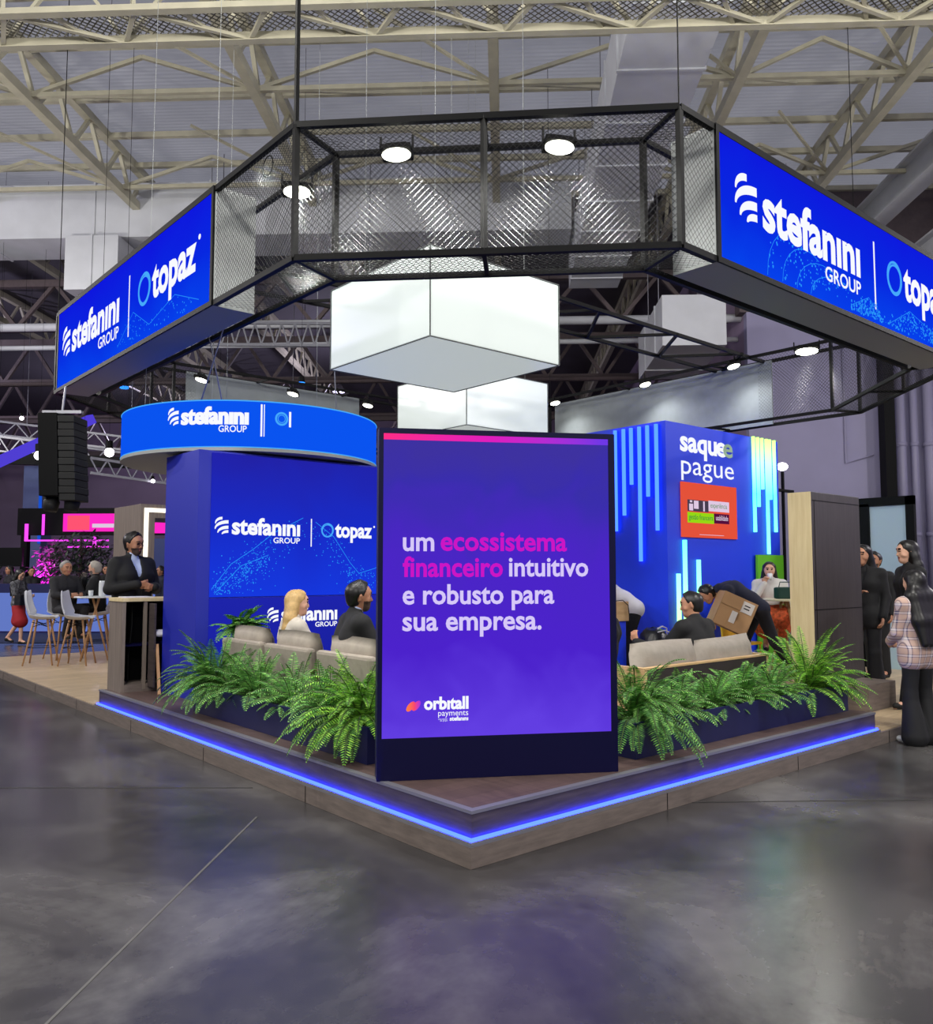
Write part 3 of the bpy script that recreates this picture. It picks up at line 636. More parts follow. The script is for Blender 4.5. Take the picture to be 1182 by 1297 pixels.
cube(2.40, 3.42, 'large white fabric cube hanging in front, just behind the ring corner')
cube(6.25, 7.30, 'white fabric cube hanging farther back, above the poster screen')

# round blue sign
DC = (1.75, 6.16); ro, ri = 1.53, .95
t = root('round_sign', (DC[0], DC[1], 2.89), 'round azure drum sign hanging over the blue backdrop wall', 'drum sign')
mb = MB(); n = 96
prof = [(ro, .03), (ro, .54), (ro-.04, .54), (ro-.04, .03)]
mb.lathe([(ro-.03, .035), (ro, .035), (ro, .545), (ro-.03, .545)], (0, 0, 0), n); obj('lit_band', mb, M['drum_led'], t, smooth=False)
for p in t.children[0].data.polygons: p.use_smooth = abs(p.normal.z) < .5
mb = MB(); mb.lathe([(ri, .0), (ro+.004, .0), (ro+.004, .035), (ri, .04)], (0, 0, 0), n); mb.f.pop(); mb.m.pop(); mb.f.pop(); mb.m.pop()
mb.lathe([(ri, .04), (ri, .0)], (0, 0, 0), n); mb.f.pop(); mb.m.pop(); mb.f.pop(); mb.m.pop(); obj('underside', mb, M['cab_grey'], t)
mb = MB(); mb.lathe([(ri+.004, .0), (ri+.004, .5), (ri+.03, .5)], (0, 0, 0), n); mb.f.pop(); mb.m.pop(); mb.f.pop(); mb.m.pop(); obj('inner_ring', mb, M['cab_grey'], t)
mb = MB(); mb.lathe([(0.0001, .545), (ro-.02, .545)], (0, 0, 0), n); mb.f.pop(); mb.m.pop(); obj('top_panel', mb, M['cab_grey'], t)
mb = MB()
for z, rr in ((.04, .007), (.542, .007)): mb.tube([(ro*math.cos(a), ro*math.sin(a), z) for a in [2*pi*i/n for i in range(n+1)]], rr, 5, cap=False)
obj('edge_tube', mb, M['txt_ring'], t)
A0 = math.atan2(5.47-DC[1], .445-DC[0])
def PDr(u, d, z):
    a = A0 + u*.95 / ro; return ((ro + .004 + d) * math.cos(a), (ro + .004 + d) * math.sin(a), z)
mb = MB(); zb = .29
wave_mark(mb, PDr, .0, zb-.01, .15, .19)
for j, s in enumerate((0, .012)): text(mb, 'stefan\u0131n\u0131', PDr, .17 + s, .94 + s, zb, .115, .034, d=.001*j)
text(mb, 'GROUP', PDr, .62, .93, zb-.09, .045, .012); obj('lettering', mb, M['txt_white'], t); mb = MB(); rect(mb, PDr, 1.08, 1.10, zb-.13, zb+.22); rect(mb, PDr, 1.115, 1.125, zb-.13, zb+.22)
rect(mb, PDr, 1.40, 1.425, zb-.01, zb+.16)
obj('divider_line', mb, M['txt_white'], t)
mb = MB(); ringmark(mb, PDr, 1.315, zb+.075, .075, .022); ringmark(mb, PDr, 1.315, zb+.075, .045, .008); obj('ring_emblem', mb, M['txt_ring'], t)
mb = MB()
for a in (.4, 1.4, 2.6, 3.9): mb.tube([(1.3*math.cos(a), 1.3*math.sin(a), .545), (1.25*math.cos(a), 1.25*math.sin(a), RZ-2.9)], .003, 5)
obj('hanging_wire', mb, M['cab_grey'], t)

# blue backdrop wall with the display
t = root('backdrop_wall', (1.9, 5.3, DECK), 'tall blue backdrop wall with a display, behind the beige armchairs', 'display wall')
mb = MB(); mb.box(.50, 3.25, 4.86, 5.73, DECK, 2.865); world('wall_body', mb, M['blue_wall'], t)
WX0, WX1 = .640, 3.23
mb = MB(); mb.box(WX0, WX1, 4.848, 4.86, 1.335, 2.845); sc1 = world('screen', mb, M['wall_led'], t)
mb = MB(); mb.box(WX0, WX1, 4.848, 4.86, DECK+.02, 1.32); sc2 = world('lower_screen', mb, M['wall_led_low'], t)
PW = Plane((0, 4.848, 0), (1, 0, 0), (0, -1, 0))
brand(PW, .565, 2.0, .4415, sc1)
particle_wave(PW, [[(.66, 1.42), (.87, 1.68), (1.12, 1.84), (1.36, 2.02), (1.72, 2.2)], [(.7, 1.38), (.98, 1.66), (1.3, 1.78)], [(1.88, 2.16), (2.12, 2.0), (2.35, 1.7), (2.47, 1.58), (2.7, 1.64), (2.95, 1.8)]], sc1, 11, 260, .09, .011, 1.36, 2.4, .66, 3.2)
brand(PW, 1.196, 1.06, .388, sc2, False)

# poster screen on the corner
pa = Vector((.027, .93, 0)); pb = Vector((1.388, .121, 0)); PU = (pb - pa).normalized(); PN = Vector((PU.y, -PU.x, 0))
PP = Plane(pa, PU, PN); PWid = (pb - pa).length
t = root('poster_screen', tuple(pa.lerp(pb, .5) + Vector((0, 0, DECK))), 'tall violet poster screen standing on the front corner of the platform', 'display totem')
mb = MB(); mb.box(0, PWid, -.16, -.012, DECK, 2.525, T=PP); world('cabinet', mb, M['navy_dark'], t)
mb = MB(); rz0, rz1, ru0, ru1 = .552, 2.49, .03, 1.54
for a, b, c, d in ((0, ru0, DECK, 2.525), (ru1, PWid, DECK, 2.525), (ru0, ru1, DECK, rz0), (ru0, ru1, rz1, 2.525)): mb.box(a, b, -.012, .006, c, d, T=PP)
world('bezel', mb, M['navy_dark'], t)
mb = MB(); mb.box(ru0, ru1, -.011, 0, rz0, 2.45, T=PP); sc3 = world('screen', mb, M['purple_led'], t)
def local_frame(o, P):  # lets a display's own gradient run along its width
    Mx = Matrix(((P.ux.x, -P.n.x, 0, P.o.x), (P.ux.y, -P.n.y, 0, P.o.y), (0, 0, 1, 0), (0, 0, 0, 1)))
    o.data.transform(Mx.inverted()); p = o.parent; v = Vector((0, 0, 0))
    while p is not None: v -= Vector(p.location); p = p.parent
    o.matrix_local = Matrix.Translation(v) @ Mx
mb = MB(); mb.box(ru0, ru1, -.011, .001, 2.45, rz1, T=PP); o = world('top_band', mb, M['band_led'], t, label='pink to violet band'); local_frame(o, PP)
for wd, a, b, z in (('um', .157, .360, 1.735), ('intuitivo', .852, 1.392, 1.572), ('e robusto para', .157, 1.157, 1.394), ('sua empresa.', .157, 1.07, 1.226)):
    mb = MB(); text(mb, wd, PP, a, b, z, .080, .022); world('lettering', mb, M['txt_soft'], sc3, label='soft white lettering')
for wd, a, b, z in (('ecossistema', .401, 1.246, 1.738), ('financeiro', .157, .812, 1.570)):
    mb = MB(); text(mb, wd, PP, a, b, z, .080, .024); world('lettering', mb, M['txt_pink'], sc3, label='magenta lettering')
mb = MB(); text(mb, 'orb\u0131tall', PP, .297, .584, .728, .048, .04); text(mb, 'payments', PP, .388, .582, .684, .024, .0); text(mb, 'stefan\u0131n\u0131', PP, .462, .582, .653, .016, .04)
text(mb, 'uma empresa', PP, .388, .448, .660, .006, .0); text(mb, 'do grupo', PP, .400, .448, .650, .006, .0)
world('lettering', mb, M['txt_white'], sc3)
mb = MB()
for k in range(2):
    c = .212 + k*.036; pts = []
    for i in range(20):
        a = 2*pi*i/20; x = .028*math.cos(a)*1.35; y = .019*math.sin(a); s_, c_ = math.sin(R(50)), math.cos(R(50)); pts.append(PP(c + x*c_ - y*s_, .004 + .001*k, .748 + .004*k + x*s_ + y*c_))
    mb.add(pts, [tuple(range(20))])
o = world('round_emblem', mb, M['logo_grad'], sc3); local_frame(o, PP)

# blue booth with neon tubes
BX0, BX1, BY0, BY1, BZ = 7.0, 10.12, 3.766, 6.4, 3.78
t = root('blue_booth', (8.5, 5.0, LOW), 'tall royal blue booth block with white lettering at the back right', 'booth')
mb = MB(); mb.box(BX0, BX1, BY0, BY1, LOW, BZ); world('wall_body', mb, M['pague_blue'], t)
PG = Plane((0, BY0, 0), (1, 0, 0), (0, -1, 0)); PS = Plane((BX0, 0, 0), (0, -1, 0), (-1, 0, 0))
mb = MB(); text(mb, 'saqu', PG, 7.34, 8.30, 3.385, .195, .032); text(mb, 'e', PG, 8.28, 8.56, 3.385, .195, .032); text(mb, 'pague', PG, 7.36, 8.76, 3.04, .19, .0); world('lettering', mb, M['txt_white'], t)
mb = MB(); text(mb, 'e', PG, 8.47, 8.74, 3.385, .195, .02, d=.006); world('lettering', mb, mat('green_white_letter', (170, 205, 170), .5), t, label='pale green letter')
tubes = [(4.665, 2.207), (4.505, 2.439), (4.364, 2.892), (4.211, 1.75), (4.065, 2.694), (3.907, 2.192)]
for k, (y, z) in enumerate(tubes):
    mb = MB(); mb.tube([(BX0-.035, y, z), (BX0-.035, y, BZ-.04)], .028, 10); world('neon_tube', mb, M['neon_blue'], t, label='blue glowing tube')
for x, z in ((9.30, 2.234), (9.43, 2.648), (9.56, 2.939), (9.70, 1.884), (9.80, 2.784), (9.94, 2.253)):
    mb = MB(); mb.tube([(x, BY0-.035, z), (x, BY0-.035, BZ)], .028, 10); world('neon_tube', mb, M['neon_green'], t, label='green glowing tube')
for x, z0, z1 in ((7.205, .80, 1.57), (7.37, .75, 2.06), (7.71, 1.15, 1.775)):
    mb = MB(); mb.tube([(x, BY0-.035, z0), (x, BY0-.035, z1)], .032, 10); world('neon_tube', mb, M['neon_mint'], t, label='mint glowing tube')
t2 = root('orange_screen', (8.05, BY0-.02, 2.1), 'orange wall screen on the blue booth below its lettering', 'screen')
mb = MB(); mb.box(7.33, 8.78, BY0-.03, BY0-.001, 2.105, 2.915); chd('display_panel', mb, M['orange_led'], t2)
PO = Plane((0, BY0-.03, 0), (1, 0, 0), (0, -1, 0))
mb = MB(); rect(mb, PO, 7.46, 8.0, 2.49, 2.66, .002); chd('photo_patch', mb, M['photo'], t2)
mb = MB(); 
for u0, u1, a, b in ((7.50, 7.60, 2.5, 2.60), (7.62, 7.74, 2.53, 2.65), (7.52, 7.58, 2.62, 2.65), (7.86, 7.90, 2.5, 2.65)): rect(mb, PO, u0, u1, a, b, .003)
chd('photo_highlight', mb, M['lav'], t2)
mb = MB(); rect(mb, PO, 8.0, 8.56, 2.51, 2.67, .002); chd('label_patch', mb, M['lav'], t2)
mb = MB(); rect(mb, PO, 7.455, 8.14, 2.32, 2.475, .002); chd('label_patch', mb, M['lime_led'], t2)
mb = MB(); rect(mb, PO, 8.14, 8.555, 2.33, 2.48, .002); chd('label_patch', mb, M['plum_led'], t2)
mb = MB(); text(mb, 'experi\u00eancia', PO, 8.05, 8.50, 2.565, .05, .0, d=.004); text(mb, 'gest\u00e3o financeira', PO, 7.49, 8.11, 2.37, .05, .01, d=.004); chd('lettering', mb, M['txt_green'], t2)
mb = MB(); text(mb, 'usabilidade', PO, 8.19, 8.52, 2.38, .05, .01, d=.004); rect(mb, PO, 7.75, 8.4, 2.145, 2.152, .003); chd('lettering', mb, M['lav'], t2)
mb = MB(); mb.box(9.3, 10.1, 3.70, 3.74, LOW, 1.87); obj('green_board', mb, M['lime'], label='lime green board standing behind the drinking woman', cat='board')
mb = MB(); mb.box(10.14, 11.2, 5.2, 5.3, LOW, 2.95); obj('dark_partition', mb, M['black'], label='black partition beside the blue booth', cat='partition')

# oak portal at the right
t = root('wooden_portal', (6.15, 1.05, LOW), 'dark oak portal block with a pale side, right of the planter', 'portal')
PX0, PX1, PY0, PY1, PZ = 5.60, 6.73, .90, 1.16, 2.455
mb = MB(); mb.box(PX0, PX1, PY0, PY1, LOW, PZ); world('block', mb, M['wood_dark_v'], t, bevel=.004)
mb = MB(); mb.box(PX0-.008, PX0, PY0, PY1, LOW, PZ); world('side_panel', mb, M['wood_light_v'], t, label='pale oak side panel')
mb = MB()
for z in (2.36, 1.19): mb.box(PX0+.02, PX1-.02, PY0-.003, PY0, z, z+.008)
mb.box(PX0+.06, PX0+.066, PY0-.003, PY0, LOW, 2.36)
world('panel_seam', mb, M['black'], t)
mb = MB(); mb.box(6.05, 6.70, .55, .90, LOW, .40); obj('low_step_box', mb, M['wood_grey'], label='low wooden step box beside the oak portal behind the ferns', cat='box')

# portal with a white light frame at the back left
t = root('light_frame_portal', (3.0, 12, LOW), 'grey portal with a white light frame behind the standing man', 'portal')
mb = MB(); qx, qy = 2.3, 11.55; mb.box(qx, qx+.25, qy, 12.95, LOW, 2.8); mb.box(qx+1.6, qx+1.85, qy, 12.95, LOW, 2.8); mb.box(qx+.25, qx+1.6, qy, 12.95, 2.56, 2.8); world('frame_body', mb, M['wood_grey_v'], t)
mb = MB(); mb.box(qx+.06, qx+.13, qy-.02, qy+.002, LOW, 2.73); mb.box(qx+1.72, qx+1.79, qy-.02, qy+.002, LOW, 2.73); mb.box(qx+.06, qx+1.79, qy-.02, qy+.002, 2.66, 2.73); world('light_tube', mb, M['lamp_white'], t, label='white light frame')
mb = MB(); mb.box(qx-.003, qx, 12.2, 12.26, 1.2, 2.3); world('slot', mb, M['black'], t); mb = MB(); mb.box(qx-.003, qx, 11.85, 12.05, 1.95, 2.3); world('slot', mb, M['black'], t)

# ================================================================== furniture on the stand
def soft(o, lv=2):
    s = o.modifiers.new('soft', 'SUBSURF'); s.levels = lv; s.render_levels = lv
    for p in o.data.polygons: p.use_smooth = True
def pillow(mb, c, sx, sy, sz, T=lambda x, y, z: (x, y, z), n=9, seed=1, puff=.55):
    """a stuffed cushion: thin at its seam, full in the middle"""
    rnd = random.Random(seed); top = []; 
    o = len(mb.v)
    for sgn in (1, -1):
        for i in range(n):
            for j in range(n):
                u = -1 + 2*i/(n-1); v = -1 + 2*j/(n-1); h = ((1-u**4) * (1-v**4)) ** puff
                x = u * (1 - .05*v*v) * sx/2; y = v * (1 - .05*u*u) * sy/2
                mb.v.append(T(c[0]+x, c[1]+y, c[2] + sgn * h * sz/2 + rnd.uniform(-1, 1)*sz*.03*h))
    N = n*n
    for i in range(n-1):
        for j in range(n-1):
            a = o+i*n+j; mb.f.append((a, a+n, a+n+1, a+1)); a += N; mb.f.append((a, a+1, a+n+1, a+n)); mb.m += [0, 0]
    e = [i*n for i in range(n)] + [(n-1)*n+j for j in range(1, n)] + [i*n+n-1 for i in range(n-2, -1, -1)] + [j for j in range(n-2, 0, -1)]
    for k in range(len(e)):
        a, b = e[k], e[(k+1) % len(e)]; mb.f.append((o+b, o+a, o+N+a, o+N+b)); mb.m.append(0)

def armchair(y, label):
    t = root('armchair', (1.05, y, DECK), label, 'armchair', 'beige armchairs in a row', yaw=0)
    # local: back towards -x, seat to +x
    W = .87
    mb = MB(); lean = lambda x, yy, z: (x - .10*(z-.22), yy, z)
    mb.box(-.35, -.255, -W/2+.03, W/2-.03, .14, .65, T=lean); o = obj('backrest', mb, M['beige'], t, bevel=.03)
    mb = MB(); mb.box(-.30, .38, -W/2+.07, W/2-.07, .12, .27); obj('seat', mb, M['beige'], t, bevel=.03)
    Tc = lambda x, yy, z: (-.225 + z - .12*x, yy, .56 + x)
    mb = MB(); pillow(mb, (0, 0, 0), .44, W-.10, .18, Tc, seed=int(y*10)); o = obj('back_cushion', mb, M['cushion'], t, smooth=True)
    for s in (-1, 1):
        mb = MB(); mb.box(-.36, .36, s*(W/2-.02)-.025, s*(W/2-.02)+.025, .44, .475); obj('armrest', mb, M['wood_arm'], t, bevel=.006)
        for x in (-.33, .32):
            mb = MB(); mb.bar((x, s*(W/2-.02), 0), (x, s*(W/2-.02), .44), .04); obj('leg', mb, M['wood_arm'], t)
    return t
armchair(4.19, 'beige armchair at the far end of the row, next to the potted fern')
armchair(3.29, 'beige armchair in the middle of the row, with the blonde woman')
armchair(2.36, 'beige armchair at the near end of the row, with the man in black')

# bench sofa at the right
t = root('sofa', (3.55, 1.3, DECK), 'low wooden framed sofa with linen cushions behind the right planter', 'sofa')
mb = MB(); mb.box(2.66, 4.52, .84, .90, DECK+.04, .79); world('back_panel', mb, M['sofa_dark'], t, bevel=.006)
for x0 in (2.62, 4.52): mb = MB(); mb.box(x0, x0+.04, .84, 1.62, DECK+.04, .79); world('side_panel', mb, M['wood_oak'], t, bevel=.006)
mb = MB(); mb.box(2.62, 4.52, .835, .90, .79, .805); mb.box(2.62, 2.68, .90, 1.62, .79, .805); mb.box(4.50, 4.60, .835, 1.62, .79, .805); world('top_rail', mb, M['wood_oak'], t)
mb = MB(); mb.box(2.66, 4.52, .90, 1.62, DECK+.08, .56); world('seat_base', mb, M['sofa_dark'], t)
for k, (x0, x1) in enumerate(((2.67, 3.58), (3.60, 4.51))):
    mb = MB(); pillow(mb, ((x0+x1)/2, 1.27, .64), x1-x0, .68, .17, seed=20+k); world('seat_cushion', mb, M['cushion_grey'], t, smooth=True)
    Tc = lambda x, y, z, cx=(x0+x1)/2, kk=k: (cx + y, 1.02 + z + .10*x, .80 + x*(1 if kk == 0 else .9) + (.10*max(0, y)**1.5 if kk else 0))
    mb = MB(); pillow(mb, (0, 0, 0), .40, x1-x0+.02, .24, Tc, seed=30+k, puff=.5); world('back_cushion', mb, M['cushion_grey'], t, smooth=True)

# counter with the open cabinet
t = root('reception_counter', (.5, 6.15, DECK), 'grey oak counter with an open dark cabinet, in front of the standing man', 'counter')
CX0, CX1, CY0, CY1, CZ = .13, .95, 5.93, 6.35, 1.31
mb = MB(); mb.box(CX0-.01, CX1, CY0-.01, CY1+.01, CZ-.04, CZ); world('worktop', mb, M['wood_light_v'], t, bevel=.004)
mb = MB(); mb.box(CX0, CX0+.04, CY0, CY1, DECK, CZ-.04); mb.box(CX1-.04, CX1, CY0, CY1, DECK, CZ-.04); mb.box(CX0+.04, CX1-.04, CY1-.03, CY1, DECK, CZ-.04); world('side_panel', mb, M['wood_grey_v'], t)
mb = MB(); mb.box(CX0+.04, CX1-.04, CY0, CY1-.03, DECK, DECK+.08); world('plinth', mb, M['wood_grey'], t)
mb = MB(); mb.box(CX0+.04, CX1-.04, CY0+.05, CY1-.04, .78, .795); world('shelf', mb, M['navy_dark'], t)
mb = MB(); mb.box(CX0+.02, CX1-.04, CY1-.035, CY1-.03, DECK+.08, CZ-.04); mb.box(CX0+.04, CX0+.045, CY0+.02, CY1-.03, DECK+.08, CZ-.04); world('lining', mb, M['black'], t, label='black cabinet lining')
mb = MB(); mb.box(.365, .40, CY0-.004, CY0+.03, DECK+.02, CZ-.04); world('divider', mb, M['wood_grey_v'], t)
# the open door swung towards the viewer
mb = MB(); mb.box(.42, .44, CY0-.17, CY0-.005, DECK+.05, CZ-.06); world('door', mb, M['wood_dark'], t)
mb = MB(); mb.tube([(.30, 6.2, .38), (.29, 6.17, .65), (.31, 6.14, 1.0), (.33, 6.2, 1.25)], .006, 6); obj('power_cable', mb, M['rubber'], label='thin cable hanging inside the counter cabinet', cat='cable')
mb = MB(); mb.box(.18, .48, 5.99, 6.22, CZ+.001, CZ+.012); obj('papers', mb, M['white_cloth'], label='flat white papers on the counter top', cat='paper')
mb = MB(); pillow(mb, (.52, 5.84, .92), .16, .14, .08, seed=4); obj('white_cloth', mb, M['white_cloth'], smooth=True, label='crumpled white cloth bag hanging at the counter door', cat='bag')
mb = MB(); mb.bar((.40, 5.52, DECK), (.47, 5.80, .80), .03); obj('wooden_prop', mb, M['wood_leg'], label='slanted wooden leg leaning by the counter door', cat='stick')

# bar stools and the high table at the left
def stool(x, y, yaw, label, first=[None]):
    if first[0] is None:
        t = root('bar_stool', (x, y, LOW), label, 'bar stool', 'white shell bar stools', yaw)
        mb = MB(); n, m_ = 15, 13; vs = []
        for i in range(n):
            for j in range(m_):
                s = i/(n-1); v = -1 + 2*j/(m_-1)
                if s < .5: q = s/.5; yy = .22 - .38*q; z = .735 - .02*math.sin(q*pi) + (.02 if q < .15 else 0) * 0
                else: q = (s-.5)/.5; yy = -.16 - .11*math.sin(q*pi/2*.9) ; z = .735 + .43*q*q*.55 + .43*q*.45
                wdt = .22 * (1 - .12*(2*s-1)**6) * (1 if s < .55 else 1 - .25*((s-.55)/.45)**2)
                z += .075*abs(v)**2.6*(1 - abs(s-.45)) + 0; yy += (.06*v*v if s > .5 else 0)
                vs.append((wdt*v, yy, z))
        mb.add(vs, [(i*m_+j, i*m_+j+1, (i+1)*m_+j+1, (i+1)*m_+j) for i in range(n-1) for j in range(m_-1)])
        o = obj('seat_shell', mb, M['white_plastic'], t, smooth=True); sd = o.modifiers.new('thick', 'SOLIDIFY'); sd.thickness = .012; sd.offset = 0; soft(o, 1)
        for a in ((1, 1), (1, -1), (-1, 1), (-1, -1)):
            mb = MB(); mb.tube([(a[0]*.10, a[1]*.10, .715), (a[0]*.225, a[1]*.215, 0)], [.018, .012], 8); obj('leg', mb, M['wood_leg'], t, smooth=True)
        mb = MB()
        for z, k in ((.28, .18), (.60, .125)):
            for p, q in (((1, 1), (-1, -1)), ((1, -1), (-1, 1)), ((1, 1), (1, -1)), ((-1, 1), (-1, -1))) if z > .5 else (((1, 1), (-1, 1)), ((1, -1), (-1, -1)), ((1, 1), (1, -1)), ((-1, 1), (-1, -1))):
                mb.tube([(p[0]*k, p[1]*k, z), (q[0]*k, q[1]*k, z if z < .5 else z + .08)], .006, 6)
        obj('footrest', mb, M['black'], t); first[0] = t
    else:
        t = copy_tree(first[0]); t.location = (x, y, LOW); t.rotation_euler = (0, 0, yaw); t['label'] = label
    return t
def face_(r, f): d = (.758*r + .652*f, -.652*r + .758*f); return math.atan2(d[1], d[0]) - pi/2
YI = math.atan2(-.652, .758)            # heading of image-right
stool(1.10, 10.83, YI - pi/2 + .1, 'front white shell bar stool seen from its side, nearest the step')
stool(.68, 11.28, YI - pi/2 + .25, 'white shell bar stool behind the front one, its back turned')
stool(1.2, 12.0, face_(.75, -.55), 'white shell bar stool under the man in the dark suit seen from behind')
stool(1.77, 12.0, face_(-.95, -.3), 'white shell bar stool under the bearded man')
t = root('high_table', (1.55, 11.45, LOW), 'round white high table between the two seated men', 'table')
mb = MB(); mb.lathe([(.0001, 1.04), (.34, 1.04), (.35, 1.052), (.34, 1.065), (.0001, 1.065)], n=36); obj('table_top', mb, M['white'], t, smooth=False)
for k in range(4):
    a = k*pi/2 + .5; mb = MB(); mb.tube([(.07*math.cos(a+pi), .07*math.sin(a+pi), 1.04), (.30*math.cos(a), .30*math.sin(a), 0)], [.018, .014], 8); obj('leg', mb, M['wood_leg'], t, smooth=True)
mb = MB(); mb.lathe([(.035, 0), (.04, .10), (.036, .10), (.032, .01), (.0001, .01)], (1.44, 11.37, LOW+1.066), 16); obj('paper_cup', mb, M['white'], smooth=True, label='small white cup on the high table', cat='cup')
mb = MB(); mb.lathe([(.05, 0), (.055, .02), (.055, .22), (.045, .26), (.0001, .262)], (1.60, 11.30, LOW+1.066), 18); obj('white_canister', mb, M['white'], smooth=True, label='tall white canister standing on the high table', cat='canister')

# desk of the bending person, orchid, bag
t = root('blue_desk', (5.75, 4.0, LOW), 'desk with an oak box top and a blue front beside the poster screen', 'desk')
mb = MB(); mb.box(5.0, 6.05, 3.72, 4.3, .94, 1.20); world('oak_top', mb, M['wood_oak'], t, bevel=.004)
mb = MB(); mb.box(5.0, 6.02, 3.75, 4.3, LOW, .94); world('front_panel', mb, M['pague_blue'], t)
mb = MB(); mb.tube([(5.72, 3.71, 1.21), (5.9, 3.70, 1.22), (6.0, 3.69, 1.15), (6.03, 3.69, .95)], .006, 6); obj('power_cable', mb, M['rubber'], label='thin black cable over the oak desk edge', cat='cable')
t = root('orchid', (5.64, 3.95, 1.20), 'white flowering orchid in a black pot on the oak desk', 'orchid')
mb = MB(); mb.lathe([(.06, 0), (.085, .10), (.09, .25), (.078, .25), (.075, .22), (.0001, .22)], n=20); obj('pot', mb, M['bag_black'], t, smooth=True)
mb = MB(); mb.tube([(0, 0, .22), (.0, .0, .42), (.02, .0, .58), (.0, -.05, .70)], .006, 6); obj('flower_stem', mb, M['stem'], t)
for a, l, tilt in ((.3, .30, .7), (2.6, .24, .5), (4.2, .2, .3), (-.7, .34, 1.0)):
    mb = MB(); vs = []
    d = Vector((math.cos(a), math.sin(a), tilt)).normalized(); s_ = d.cross(Vector((0, 0, 1))).normalized()
    for i in range(7):
        q = i/6; wdt = .036*math.sin(pi*(.12 + .86*q)); p = Vector((0, 0, .22)) + d*l*q + Vector((0, 0, -.08*q*q))
        vs += [p - s_*wdt + Vector((0, 0, .01)), p, p + s_*wdt + Vector((0, 0, .01))]
    mb.add(vs, [(3*i+j, 3*i+j+1, 3*i+j+4, 3*i+j+3) for i in range(6) for j in range(2)]); o = obj('leaf', mb, M['orchid_leaf'], t, smooth=True); sd = o.modifiers.new('thick', 'SOLIDIFY'); sd.thickness = .003
for c in ((.03, -.03, .70), (-.02, -.06, .66), (.05, -.02, .76), (.0, -.07, .73), (.06, -.05, .67), (-.03, -.03, .74)):
    mb = MB()
    for k in range(5):
        a = 2*pi*k/5 + c[0]*30; mb.ball((c[0] + .028*math.cos(a)*.76, c[1] - .02 + .028*math.cos(a)*-.65, c[2] + .028*math.sin(a)), .024, 5, sc=(.8, .45, 1))
    obj('flower', mb, M['petal'], t, smooth=True)
mb = MB(); rnd = random.Random(3)
mb.lathe([(.12, 0), (.17, .05), (.19, .2), (.17, .36), (.12, .42), (.07, .44), (.0001, .45)], (6.1, 3.36, .42), 22)
for i, v in enumerate(mb.v): mb.v[i] = (v[0] + rnd.uniform(-.012, .012), v[1] + rnd.uniform(-.012, .012), v[2] + rnd.uniform(-.01, .01))
t = root('backpack', (6.1, 3.36, .42), 'shiny black bag with white edges on the stool by the blue desk', 'bag')
world('bag_body', mb, M['bag_black'], t, smooth=True)
mb = MB(); mb.tube([(6.0, 3.22, .86), (6.08, 3.2, .89), (6.2, 3.22, .86), (6.24, 3.25, .62)], .010, 6); mb.tube([(5.98, 3.20, .82), (6.1, 3.17, .84), (6.22, 3.2, .81)], .008, 6); world('strap', mb, M['white_cloth'], t, label='white strap')
mb = MB(); mb.box(5.92, 6.28, 3.18, 3.54, LOW, .42); obj('stool_cube', mb, M['navy'], label='dark blue cube stool under the black bag', cat='stool', bevel=.01)

# bar table, stools at the green board
def round_table(name, x, y, z, r, label, top, leg):
    t = root(name, (x, y, LOW), label, 'table')
    mb = MB(); mb.lathe([(.0001, z-.03), (r, z-.03), (r+.008, z-.015), (r, z), (.0001, z)], n=36); obj('table_top', mb, M[top], t)
    for k in range(3):
        a = k*2*pi/3 + .4; mb = MB(); mb.tube([(.05*math.cos(a), .05*math.sin(a), z-.03), (r*.75*math.cos(a), r*.75*math.sin(a), 0)], [.02, .016], 8); obj('leg', mb, M[leg], t, smooth=True)
    return t
round_table('high_table', 8.41, 2.77, 1.09, .30, 'round cream high table in front of the drinking woman', 'table_top', 'wood_leg')
t = root('bar_stool', (8.33, 2.42, LOW), 'cream seated wooden bar stool next to the cream high table', 'bar stool')
mb = MB(); mb.lathe([(.0001, .84), (.18, .84), (.19, .86), (.18, .885), (.0001, .89)], n=28); obj('seat', mb, M['table_top'], t)
for k in range(4):
    a = k*pi/2 + .3; mb = MB(); mb.tube([(.09*math.cos(a), .09*math.sin(a), .84), (.19*math.cos(a), .19*math.sin(a), 0)], [.017, .014], 8); obj('leg', mb, M['wood_leg'], t, smooth=True)
mb = MB(); mb.lathe([(.165, .30), (.172, .30), (.172, .315), (.165, .315)], n=20); obj('footrest', mb, M['wood_leg'], t)
t = root('handbag', (8.33, 2.71, LOW+1.09), 'dark green handbag on the cream high table', 'handbag')
mb = MB(); T = lambda x, y, z: (x*.8 + 0*y, -x*.6 + y, z)
mb.box(-.14, .14, -.045, .045, 0, .17, T=T); obj('bag_body', mb, M['green_bag'], t, bevel=.02)
mb = MB(); mb.tube([T(-.10, 0, .16), T(-.08, 0, .24), T(.08, 0, .24), T(.10, 0, .16)], .008, 6); obj('handle', mb, M['green_bag'], t)
t = root('yellow_chair', (8.15, 3.30, LOW), 'yellow chair behind the leg of the bending man', 'chair')
mb = MB(); mb.box(-.20, .20, -.2, .2, .42, .46); obj('seat', mb, M['yellow'], t, bevel=.012)
mb = MB(); mb.box(-.20, .20, .19, .225, .44, .92, T=lambda x, y, z: (x, y + .12*(z-.44), z)); obj('backrest', mb, M['yellow'], t, bevel=.012)
mb = MB(); mb.box(-.2, -.175, -.2, .2, .05, .44); obj('side_panel', mb, M['yellow'], t)
for a in ((1, 1), (1, -1), (-1, 1), (-1, -1)):
    mb = MB(); mb.tube([(a[0]*.17, a[1]*.17, .42), (a[0]*.2, a[1]*.2, 0)], .014, 8); obj('leg', mb, M['yellow'], t, smooth=True)

